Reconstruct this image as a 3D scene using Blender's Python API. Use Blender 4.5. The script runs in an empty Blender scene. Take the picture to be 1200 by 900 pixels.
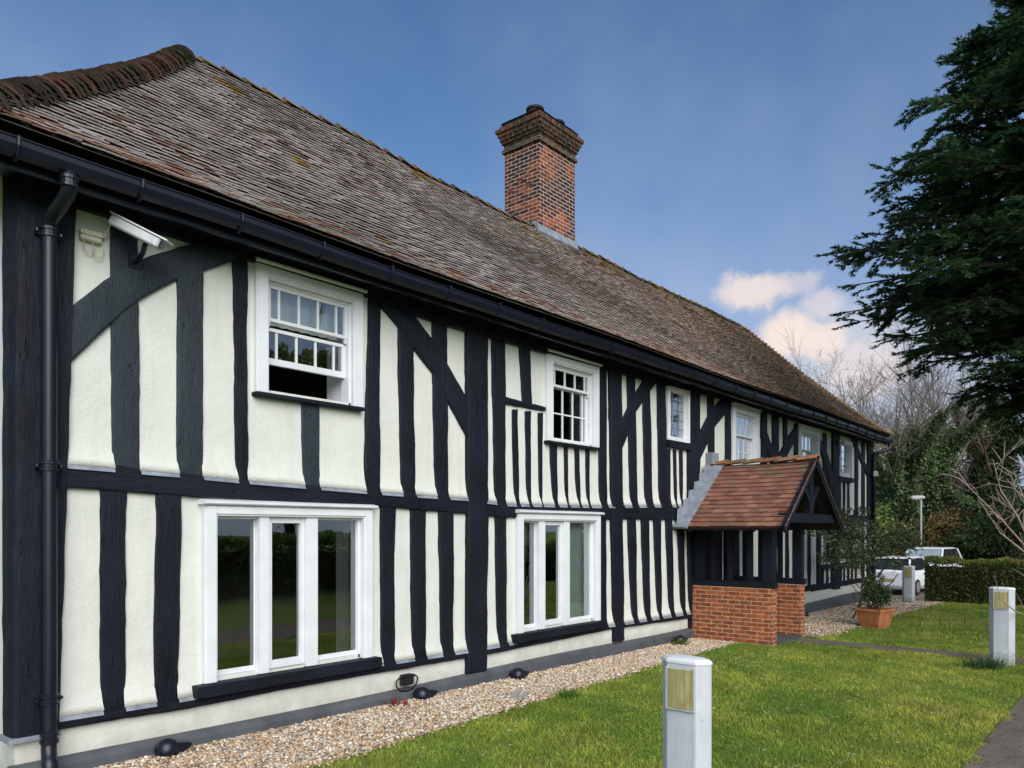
import bpy, math, random
import numpy as np
from mathutils import Vector, Matrix
R_ = math.radians
random.seed(7); rng = np.random.default_rng(7)
scene = bpy.context.scene
COL = scene.collection

# ------------------------------------------------------------------ camera
cam_d = bpy.data.cameras.new('camera'); cam = bpy.data.objects.new('camera', cam_d); COL.objects.link(cam)
cam.location = (0, -6.67, 1.85); cam.rotation_euler = (R_(90), 0, R_(-50))
cam_d.sensor_width = 36; cam_d.lens = 27; cam_d.shift_y = 0.1425
cam_d.clip_start = .05; cam_d.clip_end = 2000
scene.camera = cam

# ------------------------------------------------------------------ sky, sun, exposure
SUN_EL, SUN_AZ = R_(32), R_(212)          # compass azimuth: 0 = +Y, clockwise
world = bpy.data.worlds.new('World'); scene.world = world; world.use_nodes = True
def build_sky():
    nt = world.node_tree; N = nt.nodes; L = nt.links
    N.clear()
    out = N.new('ShaderNodeOutputWorld'); bg = N.new('ShaderNodeBackground'); L.new(bg.outputs[0], out.inputs[0])
    sky = N.new('ShaderNodeTexSky'); sky.sky_type = 'NISHITA'; sky.sun_disc = False
    sky.sun_elevation = SUN_EL; sky.sun_rotation = SUN_AZ
    sky.air_density = 1.0; sky.dust_density = .6; sky.ozone_density = 2.0
    tint = N.new('ShaderNodeMix'); tint.data_type = 'RGBA'; tint.blend_type = 'MULTIPLY'; tint.inputs[0].default_value = 1
    L.new(sky.outputs[0], tint.inputs[6]); tint.inputs[7].default_value = SKY_TINT
    tc = N.new('ShaderNodeTexCoord')
    nz = N.new('ShaderNodeTexNoise'); nz.inputs['Scale'].default_value = 26; nz.inputs['Detail'].default_value = 9; nz.inputs['Roughness'].default_value = .68
    L.new(tc.outputs['Generated'], nz.inputs['Vector'])
    sub = N.new('ShaderNodeVectorMath'); sub.operation = 'SUBTRACT'; L.new(nz.outputs['Color'], sub.inputs[0]); sub.inputs[1].default_value = (.5, .5, .5)
    mul = N.new('ShaderNodeVectorMath'); mul.operation = 'SCALE'; L.new(sub.outputs[0], mul.inputs[0]); mul.inputs['Scale'].default_value = .042
    add = N.new('ShaderNodeVectorMath'); add.operation = 'ADD'; L.new(tc.outputs['Generated'], add.inputs[0]); L.new(mul.outputs[0], add.inputs[1])
    def math_(op, a, b=None, c=None):
        m = N.new('ShaderNodeMath'); m.operation = op
        for i, v in enumerate((a, b, c)):
            if v is None: continue
            if isinstance(v, (int, float)): m.inputs[i].default_value = v
            else: L.new(v, m.inputs[i])
        return m.outputs[0]
    sep = N.new('ShaderNodeSeparateXYZ'); L.new(add.outputs[0], sep.inputs[0])
    cur = tint.outputs[2]
    def lay(cur, fac, col):
        m = N.new('ShaderNodeMix'); m.data_type = 'RGBA'; L.new(fac, m.inputs[0]); L.new(cur, m.inputs[6]); m.inputs[7].default_value = (*col, 1); return m.outputs[2]
    # thin veil of pale cloud that thickens towards the horizon
    elev = N.new('ShaderNodeSeparateXYZ'); L.new(tc.outputs['Generated'], elev.inputs[0])
    nz2 = N.new('ShaderNodeTexNoise'); nz2.inputs['Scale'].default_value = 3.2; nz2.inputs['Detail'].default_value = 6; L.new(tc.outputs['Generated'], nz2.inputs['Vector'])
    mr = N.new('ShaderNodeMapRange'); mr.interpolation_type = 'SMOOTHSTEP'
    L.new(math_('ADD', sep.outputs[2], math_('MULTIPLY', math_('SUBTRACT', nz2.outputs['Fac'], .5), .5)), mr.inputs[0])
    mr.inputs[1].default_value = .10; mr.inputs[2].default_value = .60; mr.inputs[3].default_value = VEIL; mr.inputs[4].default_value = .04
    cur = lay(cur, mr.outputs[0], VEIL_COL)
    # cumulus and the added fill bank: centre direction, radius, flattening, strength, colour
    for c, r, fl, s, col in CLOUDS_AND_FILL:
        d = N.new('ShaderNodeVectorMath'); d.operation = 'SUBTRACT'; L.new(add.outputs[0], d.inputs[0]); d.inputs[1].default_value = c
        sc = N.new('ShaderNodeVectorMath'); sc.operation = 'MULTIPLY'; L.new(d.outputs[0], sc.inputs[0]); sc.inputs[1].default_value = (1, 1, fl)
        ln = N.new('ShaderNodeVectorMath'); ln.operation = 'LENGTH'; L.new(sc.outputs[0], ln.inputs[0])
        m = N.new('ShaderNodeMapRange'); m.interpolation_type = 'SMOOTHSTEP'; L.new(ln.outputs['Value'], m.inputs[0])
        m.inputs[1].default_value = r * 1.15; m.inputs[2].default_value = r * .5; m.inputs[3].default_value = 0; m.inputs[4].default_value = s
        cur = lay(cur, m.outputs[0], col)
    L.new(cur, bg.inputs[0]); bg.inputs[1].default_value = SKY_STRENGTH
SKY_STRENGTH = .11
SKY_TINT = (.22, .37, .48, 1)
VEIL, VEIL_COL = .66, (1.85, 2.08, 2.7)
WARM, GREY = (3.7, 3.15, 2.85), (2.25, 2.4, 2.8)
CLOUDS_AND_FILL = [((.9478, .263, .165), .16, 1.6, .7, GREY), ((.9388, .2699, .2042), .075, 1.2, .8, GREY), ((.9388, .2999, .2242), .03, 1.2, .6, WARM),
          ((.886, .3701, .2837), .046, 2.0, .8, WARM), ((.9022, .321, .2882), .026, 1.6, .42, WARM), ((.9177, .2968, .2642), .028, 1.6, .5, WARM),
          ((.9109, .3392, .2321), .040, 1.25, .95, WARM), ((.9309, .3052, .2221), .030, 1.25, .6, WARM), ((.951, .262, .185), .05, 1.3, .5, WARM), ((-.45, -.72, .50), .95, 1.3, .8, (4.6, 4.6, 4.7))]  # last entry: unseen bright bank behind the camera, added as soft fill light
build_sky()
sd = bpy.data.lights.new('sun', 'SUN'); sd.energy = 1.5; sd.angle = R_(50); sd.color = (1, .965, .91)
sun = bpy.data.objects.new('sun', sd); COL.objects.link(sun)
to_sun = Vector((math.sin(SUN_AZ) * math.cos(SUN_EL), math.cos(SUN_AZ) * math.cos(SUN_EL), math.sin(SUN_EL)))
sun.rotation_euler = to_sun.to_track_quat('Z', 'Y').to_euler(); sun.location = to_sun * 60
vs = scene.view_settings
vs.view_transform = 'Standard'; vs.look = 'None'; vs.gamma = 1; vs.use_curve_mapping = False
vs.exposure = 1.25
scene.render.engine = 'CYCLES'
scene.cycles.max_bounces = 8; scene.cycles.transparent_max_bounces = 16; scene.cycles.use_denoising = True

# ------------------------------------------------------------------ object helpers
def tag(o, label=None, cat=None, group=None, kind=None):
    if label: o['label'] = label
    if cat: o['category'] = cat
    if group: o['group'] = group
    if kind: o['kind'] = kind
    return o
def empty(name, loc=(0, 0, 0), rz=0):
    o = bpy.data.objects.new(name, None); COL.objects.link(o); o.location = loc; o.rotation_euler = (0, 0, rz); o.empty_display_size = .2
    return o
class MB:
    """collects faces (with a uv in metres) into ONE mesh"""
    def __init__(s): s.v, s.f, s.uv, s.c = [], [], [], []
    def add(s, vs_, fs, col=None):
        b = len(s.v); s.v += [tuple(p) for p in vs_]; s.f += [tuple(i + b for i in f) for f in fs]
        s.c += [col or (1, 1, 1)] * len(vs_)
        return s
    def box(s, a, b, col=None, jit=0):
        (x0, y0, z0), (x1, y1, z1) = a, b
        P = [(x0, y0, z0), (x1, y0, z0), (x1, y1, z0), (x0, y1, z0), (x0, y0, z1), (x1, y0, z1), (x1, y1, z1), (x0, y1, z1)]
        if jit: P = [tuple(c + random.uniform(-jit, jit) for c in p) for p in P]
        return s.add(P, [(0, 3, 2, 1), (4, 5, 6, 7), (0, 1, 5, 4), (1, 2, 6, 5), (2, 3, 7, 6), (3, 0, 4, 7)], col)
    def bar(s, p, q, w, h, up=(0, 0, 1), col=None):
        p, q = Vector(p), Vector(q); d = (q - p).normalized(); u = Vector(up); r = d.cross(u).normalized(); u = r.cross(d)
        P = []
        for c in (p, q):
            for a, b in ((-1, -1), (1, -1), (1, 1), (-1, 1)): P.append(c + r * a * w / 2 + u * b * h / 2)
        return s.add(P, [(0, 1, 2, 3), (7, 6, 5, 4), (0, 4, 5, 1), (1, 5, 6, 2), (2, 6, 7, 3), (3, 7, 4, 0)], col)
    def tube(s, pts, r, n=10, cap=True, col=None):
        pts = [Vector(p) for p in pts]; rs = r if isinstance(r, (list, tuple)) else [r] * len(pts)
        V, F = [], []; ref = None
        for i, p in enumerate(pts):
            d = (pts[min(i + 1, len(pts) - 1)] - pts[max(i - 1, 0)]).normalized()
            if ref is None: ref = d.orthogonal().normalized()
            a = (ref - d * ref.dot(d)).normalized(); b = d.cross(a); ref = a
            for k in range(n):
                t = 2 * math.pi * k / n; V.append(p + (a * math.cos(t) + b * math.sin(t)) * rs[i])
        for i in range(len(pts) - 1):
            for k in range(n): F.append((i * n + k, i * n + (k + 1) % n, (i + 1) * n + (k + 1) % n, (i + 1) * n + k))
        if cap: F.append(tuple(range(n))[::-1]); F.append(tuple((len(pts) - 1) * n + k for k in range(n)))
        return s.add(V, F, col)
    def lathe(s, prof, c=(0, 0, 0), n=20, col=None):
        V, F = [], []
        for r, z in prof:
            for k in range(n):
                t = 2 * math.pi * k / n; V.append((c[0] + r * math.cos(t), c[1] + r * math.sin(t), c[2] + z))
        for i in range(len(prof) - 1):
            for k in range(n): F.append((i * n + k, i * n + (k + 1) % n, (i + 1) * n + (k + 1) % n, (i + 1) * n + k))
        F.append(tuple(range(n))[::-1]); F.append(tuple((len(prof) - 1) * n + k for k in range(n)))
        return s.add(V, F, col)
    def prism(s, poly, a, b, axis=1, col=None):
        """polygon in the plane normal to axis, extruded a..b"""
        n = len(poly); V = []
        for t in (a, b):
            for p in poly:
                q = list(p); q.insert(axis, t); V.append(q)
        F = [tuple(range(n)), tuple(range(2 * n - 1, n - 1, -1))] + [(i, (i + 1) % n + 0, (i + 1) % n + n, i + n) for i in range(n)]
        return s.add(V, F, col)
    def build(s, name, m, parent=None, smooth=False, fixn=True, bevel=0):
        me = bpy.data.meshes.new(name); me.from_pydata(s.v, [], s.f)
        if fixn:
            import bmesh
            bm = bmesh.new(); bm.from_mesh(me); bmesh.ops.recalc_face_normals(bm, faces=bm.faces)
            if bevel: bmesh.ops.bevel(bm, geom=[e for e in bm.edges if len(e.link_faces) == 2 and e.calc_face_angle(0) > .5], offset=bevel, segments=2, affect='EDGES', clamp_overlap=True)
            bm.to_mesh(me); bm.free()
        # box-projected uv in metres
        uv = me.uv_layers.new(name='uv'); vv = me.vertices
        for p in me.polygons:
            n = p.normal; ax = max(range(3), key=lambda i: abs(n[i]))
            for li in p.loop_indices:
                c = vv[me.loops[li].vertex_index].co
                uv.data[li].uv = (c.y + 40.1, c.z + 30) if ax == 0 else ((c.x + 40, c.z + 30) if ax == 1 else (c.x + 40, c.y + 30))
        if len(vv) == len(s.c):
            at = me.color_attributes.new('Col', 'FLOAT_COLOR', 'POINT')
            at.data.foreach_set('color', np.array([(*c, 1) for c in s.c], dtype=np.float32).ravel())
        if smooth: me.polygons.foreach_set('use_smooth', [True] * len(me.polygons))
        me.materials.append(m)
        o = bpy.data.objects.new(name, me); COL.objects.link(o)
        if parent: o.parent = parent
        return o
def np_mesh(name, V, F, m, parent=None, cols=None, smooth=False):
    """V (n,3), F (k,3|4) index array, cols (n,3)"""
    me = bpy.data.meshes.new(name); V = np.asarray(V, np.float32); F = np.asarray(F, np.int32); k = F.shape[1]
    me.vertices.add(len(V)); me.vertices.foreach_set('co', V.ravel())
    me.loops.add(F.size); me.loops.foreach_set('vertex_index', F.ravel())
    me.polygons.add(len(F)); me.polygons.foreach_set('loop_start', np.arange(0, F.size, k, dtype=np.int32))
    me.polygons.foreach_set('loop_total', np.full(len(F), k, np.int32))
    if cols is not None:
        at = me.color_attributes.new('Col', 'FLOAT_COLOR', 'POINT')
        at.data.foreach_set('color', np.concatenate([np.asarray(cols, np.float32), np.ones((len(V), 1), np.float32)], 1).ravel())
    me.update(calc_edges=True); me.validate()
    if smooth: me.polygons.foreach_set('use_smooth', [True] * len(me.polygons))
    me.materials.append(m)
    o = bpy.data.objects.new(name, me); COL.objects.link(o)
    if parent: o.parent = parent
    return o

# ------------------------------------------------------------------ materials
class NT:
    def __init__(s, name):
        s.m = bpy.data.materials.new(name); s.m.use_nodes = True; s.nt = s.m.node_tree; s.N = s.nt.nodes; s.L = s.nt.links
        s.b = s.N['Principled BSDF']; s.out = s.N['Material Output']
    def n(s, t, **k):
        x = s.N.new(t)
        for a, v in k.items(): setattr(x, a, v)
        return x
    def link(s, a, b): s.L.new(a, b)
    def coord(s, kind='Object', scale=(1, 1, 1)):
        tc = s.n('ShaderNodeTexCoord'); mp = s.n('ShaderNodeMapping'); mp.inputs['Scale'].default_value = scale
        s.link(tc.outputs[kind], mp.inputs[0]); return mp.outputs[0]
    def noise(s, vec, scale, detail=4, rough=.55, dist=0):
        x = s.n('ShaderNodeTexNoise'); x.inputs['Scale'].default_value = scale; x.inputs['Detail'].default_value = detail
        x.inputs['Roughness'].default_value = rough; x.inputs['Distortion'].default_value = dist; s.link(vec, x.inputs['Vector']); return x.outputs['Fac']
    def ramp(s, fac, stops):
        x = s.n('ShaderNodeValToRGB'); e = x.color_ramp.elements
        while len(e) < len(stops): e.new(.5)
        for i, (p, c) in enumerate(stops): e[i].position = p; e[i].color = (*c, 1) if len(c) == 3 else c
        s.link(fac, x.inputs[0]); return x.outputs[0]
    def mix(s, fac, a, b, mode='MIX'):
        x = s.n('ShaderNodeMix', data_type='RGBA', blend_type=mode)
        for i, v in ((0, fac), (6, a), (7, b)):
            if isinstance(v, (int, float)): x.inputs[i].default_value = v
            elif isinstance(v, tuple): x.inputs[i].default_value = (*v, 1)
            else: s.link(v, x.inputs[i])
        return x.outputs[2]
    def bump(s, h, strength=.3, dist=.01, prev=None):
        x = s.n('ShaderNodeBump'); x.inputs['Strength'].default_value = strength; x.inputs['Distance'].default_value = dist; s.link(h, x.inputs['Height'])
        if prev: s.link(prev, x.inputs['Normal'])
        return x.outputs[0]
    def set(s, col=None, rough=None, normal=None, spec=None, metal=None):
        for key, v in (('Base Color', col), ('Roughness', rough), ('Normal', normal), ('Specular IOR Level', spec), ('Metallic', metal)):
            if v is None: continue
            if isinstance(v, (int, float)): s.b.inputs[key].default_value = v
            elif isinstance(v, tuple): s.b.inputs[key].default_value = (*v, 1)
            else: s.link(v, s.b.inputs[key])
        return s.m
    def attr(s, name='Col'):
        x = s.n('ShaderNodeAttribute'); x.attribute_name = name; return x.outputs['Color']
def m_plaster():
    t = NT('plaster'); v = t.coord(); n1 = t.noise(v, 2.2, 5); n2 = t.noise(v, 70, 4, .65); n3 = t.noise(t.coord(scale=(7, 7, .5)), 1.6, 6, .6); n4 = t.noise(v, 9, 5, .6)
    c = t.ramp(n1, [(.3, (.61, .63, .59)), (.7, (.675, .695, .655))])
    c = t.mix(t.ramp(n3, [(.50, (0, 0, 0)), (.80, (.55, .55, .55))]), c, (.50, .515, .46))                 # rain streaks
    c = t.mix(t.ramp(n4, [(.60, (0, 0, 0)), (.66, (.35, .35, .35))]), c, (.70, .72, .70))                  # touched-up patches
    vo = t.n('ShaderNodeTexVoronoi', feature='DISTANCE_TO_EDGE'); vo.inputs['Scale'].default_value = 1.7
    wv = t.n('ShaderNodeVectorMath', operation='MULTIPLY_ADD'); nn = t.n('ShaderNodeTexNoise'); nn.inputs['Scale'].default_value = 6; t.link(v, nn.inputs['Vector'])
    t.link(nn.outputs['Color'], wv.inputs[0]); wv.inputs[1].default_value = (.25,) * 3; t.link(v, wv.inputs[2]); t.link(wv.outputs[0], vo.inputs['Vector'])
    crack = t.ramp(vo.outputs['Distance'], [(.0, (1, 1, 1)), (.006, (0, 0, 0))]); gate = t.ramp(t.noise(v, .9, 3), [(.62, (0, 0, 0)), (.74, (.7, .7, .7))])
    c = t.mix(t.mix(1., crack, gate, 'MULTIPLY'), c, (.36, .35, .30))
    sp = t.n('ShaderNodeSeparateXYZ'); t.link(v, sp.inputs[0]); mz = t.n('ShaderNodeMath', operation='MULTIPLY_ADD'); t.link(t.noise(v, 5, 5, .65), mz.inputs[0]); mz.inputs[1].default_value = .45; t.link(sp.outputs['Z'], mz.inputs[2])
    c = t.mix(t.ramp(mz.outputs[0], [(.22, (.7, .7, .7)), (.42, (0, 0, 0))]), c, (.42, .41, .34))           # mud splashed from the gravel
    nb = t.bump(n2, .5, .008, t.bump(n4, .35, .015, t.bump(n1, .5, .02))); return t.set(c, .88, nb, .2)
def m_timber(name, grain, a, b, rough=.55):
    t = NT(name); v = t.coord(scale=grain); w = t.coord(); n1 = t.noise(v, 42, 6, .7, .8); n0 = t.noise(v, 9, 4, .6, .5); n2 = t.noise(w, 1.7, 3); n3 = t.noise(w, 120, 3, .7)
    c = t.mix(t.ramp(n2, [(.35, (0, 0, 0)), (.65, (1, 1, 1))]), a, b)
    c = t.mix(t.ramp(t.noise(v, 30, 4, .7), [(.69, (0, 0, 0)), (.74, (.4, .4, .4))]), c, (.035, .036, .04))     # worn, dusty grain
    c = t.mix(t.ramp(t.noise(w, 28, 5, .75), [(.72, (0, 0, 0)), (.75, (.8, .8, .8))]), c, (.085, .075, .065))   # flaked paint
    sp = t.ramp(t.noise(v, 17, 3, .6, .3), [(.30, (0, 0, 0)), (.36, (1, 1, 1))])                                 # drying splits
    nb = t.bump(n3, .25, .004, t.bump(n1, .9, .012, t.bump(sp, .8, .02, t.bump(n0, .6, .02)))); return t.set(c, t.ramp(n1, [(.3, (.45,) * 3), (.7, (.75,) * 3)]), nb, .24)
def m_plain(name, col, rough=.5, var=.12, bump=.1, scale=8, spec=.4, metal=0):
    t = NT(name); v = t.coord(); n1 = t.noise(v, scale, 5); n2 = t.noise(v, scale * 12, 3)
    lo = tuple(c * (1 - var) for c in col); hi = tuple(min(1, c * (1 + var)) for c in col)
    return t.set(t.ramp(n1, [(.3, lo), (.7, hi)]), rough, t.bump(n2, bump, .004), spec, metal)
def m_attr(name, rough=.8, spec=.2, bump=0, sc=30, var=.25, trans=0):
    t = NT(name); a = t.attr(); v = t.coord(); n1 = t.noise(v, sc, 4)
    g = t.ramp(n1, [(.25, (1 - var,) * 3), (.75, (1 + var * .6,) * 3)]); c = t.mix(1., a, g, 'MULTIPLY')
    nb = t.bump(t.noise(v, sc * 4, 3), bump, .006) if bump else None
    m = t.set(c, rough, nb, spec)
    if trans:
        tr = t.n('ShaderNodeBsdfTranslucent'); t.link(c, tr.inputs[0]); mx = t.n('ShaderNodeMixShader'); mx.inputs[0].default_value = trans
        t.link(t.b.outputs[0], mx.inputs[1]); t.link(tr.outputs[0], mx.inputs[2]); t.link(mx.outputs[0], t.out.inputs[0])
    return m
def m_brick(name, c1, c2, mortar, dark=None):
    t = NT(name); tc = t.n('ShaderNodeTexCoord'); v = tc.outputs['UV']; o = t.coord()
    wob = t.n('ShaderNodeTexNoise'); wob.inputs['Scale'].default_value = 5; t.link(o, wob.inputs['Vector'])
    ad = t.n('ShaderNodeVectorMath', operation='MULTIPLY_ADD'); t.link(wob.outputs['Color'], ad.inputs[0]); ad.inputs[1].default_value = (.012,) * 3; t.link(v, ad.inputs[2])
    b = t.n('ShaderNodeTexBrick'); b.offset = .5; b.squash = 1.0; t.link(ad.outputs[0], b.inputs['Vector'])
    for k, x in (('Color1', c1), ('Color2', c2), ('Mortar', mortar)): b.inputs[k].default_value = (*x, 1)
    for k, x in (('Scale', 1), ('Mortar Size', .0085), ('Mortar Smooth', .25), ('Bias', 0), ('Brick Width', .215), ('Row Height', .075)): b.inputs[k].default_value = x
    n = t.noise(o, 9, 4); g = t.ramp(n, [(.3, (.62, .6, .6)), (.72, (1.2, 1.15, 1.1))]); c = t.mix(1., b.outputs['Color'], g, 'MULTIPLY')
    if dark:   # sooty / overburnt bricks, in patches
        c = t.mix(t.ramp(t.noise(o, 2.1, 4, .6), [(.44, (0, 0, 0)), (.56, (.85, .85, .85))]), c, t.mix(b.outputs['Fac'], dark, mortar))
    inv = t.n('ShaderNodeMath', operation='SUBTRACT'); inv.inputs[0].default_value = 1; t.link(b.outputs['Fac'], inv.inputs[1])
    nb = t.bump(t.noise(o, 60, 3), .3, .005, t.bump(inv.outputs[0], .8, .012)); return t.set(c, .85, nb, .2)
def m_glass():
    t = NT('window_glass'); N = t.N; N.remove(t.b)
    fr = t.n('ShaderNodeFresnel'); fr.inputs['IOR'].default_value = 1.5
    m2 = t.n('ShaderNodeMath', operation='MULTIPLY'); m2.use_clamp = True; m2.inputs[1].default_value = 5.0; t.link(fr.outputs[0], m2.inputs[0])
    g = t.n('ShaderNodeBsdfGlossy'); g.inputs['Roughness'].default_value = .0; g.inputs['Color'].default_value = (.95, .97, 1, 1)
    t.link(t.bump(t.noise(t.coord(), 2.5, 2), .05, .02), g.inputs['Normal'])
    tr = t.n('ShaderNodeBsdfTransparent'); tr.inputs[0].default_value = (.80, .85, .83, 1)
    mx = t.n('ShaderNodeMixShader'); t.link(m2.outputs[0], mx.inputs[0]); t.link(tr.outputs[0], mx.inputs[1]); t.link(g.outputs[0], mx.inputs[2]); t.link(mx.outputs[0], t.out.inputs[0])
    return t.m
M = {}
M['plaster'] = m_plaster()
BK, BK2 = (.0035, .0052, .011), (.007, .0105, .020)
M['timber_v'] = m_timber('black_timber_upright', (1, 1, .12), BK, BK2)
M['timber_h'] = m_timber('black_timber_level', (.12, 1, 1), BK, BK2)
M['board'] = m_timber('repainted_board', (1, 1, .3), (.021, .031, .040), (.029, .041, .052), .5)
M['lead'] = m_plain('lead_flashing', (.22, .25, .30), .55, .3, .3, 6)
M['white'] = m_plain('white_paint', (.69, .72, .76), .42, .06, .15, 4)
M['pvc'] = m_plain('black_gutter_plastic', (.006, .008, .017), .35, .15, .08, 6, .4)
M['plinth'] = m_plain('grey_plinth_paint', (.075, .082, .095), .6, .25, .3, 4)
M['dark'] = m_plain('dark_room', (.26, .25, .22), .9, .2, 0, 2)
M['glass'] = m_glass()
M['tile'] = m_attr('roof_tile', .85, .2, .5, 40, .3)
M['moss'] = m_attr('mossy_tile', .9, .15, .7, 14, .45)
M['brick'] = m_brick('red_brick', (.42, .125, .045), (.23, .065, .035), (.50, .38, .27), None)
M['brick_old'] = m_brick('old_chimney_brick', (.34, .095, .045), (.05, .020, .020), (.46, .39, .34), (.022, .016, .02))
M['brick_soot'] = m_brick('sooty_corbel_brick', (.15, .055, .035), (.03, .024, .02), (.20, .18, .15), (.022, .026, .014))
M['leaf'] = m_attr('leaf', .55, .35, 0, 1.2, .35, .4)
M['yew'] = m_attr('yew_needles', .6, .3, 0, 1.0, .4, .28)
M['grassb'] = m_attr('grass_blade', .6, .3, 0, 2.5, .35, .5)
M['bark'] = m_plain('bark', (.075, .06, .045), .9, .4, .8, 9, .1)
M['yewbark'] = m_plain('dark_bark', (.03, .024, .02), .9, .4, .8, 9, .1)
M['twig'] = m_plain('grey_twig', (.16, .14, .125), .85, .3, .4, 9, .1)
M['twigpink'] = m_plain('pinkish_twig', (.33, .25, .24), .8, .3, .4, 9, .2)
M['stone'] = m_attr('gravel_stone', .75, .3, .3, 60, .25)
M['terracotta'] = m_plain('terracotta', (.42, .16, .075), .8, .3, .4, 5, .2)
M['soil'] = m_plain('soil', (.045, .03, .02), .95, .4, .8, 14, .1)
M['carwhite'] = m_plain('white_car_paint', (.80, .82, .85), .22, .02, 0, 3, .5)
M['carglass'] = m_plain('car_window', (.02, .025, .03), .06, .05, 0, 3, .6)
M['screen'] = m_plain('windscreen', (.28, .34, .38), .08, .2, 0, 3, .8)  # pale base colour stands in for sky reflected in the glass
M['rubber'] = m_plain('rubber', (.02, .02, .02), .7, .1, .1, 8)
M['alloy'] = m_plain('alloy', (.5, .5, .52), .35, .1, 0, 8, .5, .7)
M['redlens'] = m_plain('red_lens', (.35, .01, .012), .2, .1, 0, 8, .6)
def m_bollard():
    t = NT('bollard_paint'); v = t.coord(); n = t.noise(v, 4, 5); s = t.noise(t.coord(scale=(9, 9, .9)), 2.5, 5, .6); sp = t.n('ShaderNodeSeparateXYZ'); t.link(v, sp.inputs[0])
    c = t.ramp(n, [(.3, (.47, .51, .56)), (.7, (.55, .59, .64))]); c = t.mix(t.ramp(s, [(.52, (0, 0, 0)), (.75, (.5, .5, .5))]), c, (.30, .33, .33))
    mz = t.n('ShaderNodeMath', operation='MULTIPLY_ADD'); t.link(t.noise(v, 14, 5, .7), mz.inputs[0]); mz.inputs[1].default_value = .5; t.link(sp.outputs['Z'], mz.inputs[2])
    c = t.mix(t.ramp(mz.outputs[0], [(.28, (.8, .8, .8)), (.46, (0, 0, 0))]), c, (.15, .16, .09)); return t.set(c, .45, t.bump(t.noise(v, 60, 3), .2, .003), .4)
M['bollard'] = m_bollard()
def m_lens():
    t = NT('yellowed_lens'); v = t.coord(scale=(1, 34, 1)); n = t.noise(v, 2.2, 3); n2 = t.noise(t.coord(), 9, 4)
    c = t.mix(t.ramp(n, [(.35, (0, 0, 0)), (.65, (1, 1, 1))]), (.30, .27, .12), (.47, .42, .20)); c = t.mix(t.ramp(n2, [(.5, (0, 0, 0)), (.75, (.8, .8, .8))]), c, (.24, .19, .09))  # vertical streaks of tone imitate reflections inside the lens
    return t.set(c, .25, t.bump(n, .3, .004), .5)
M['lens'] = m_lens()
M['galv'] = m_plain('galvanised', (.42, .44, .46), .5, .1, .1, 5)
M['asph_side'] = m_plain('hose_black', (.012, .012, .014), .5, .1, .1, 5)

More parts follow.
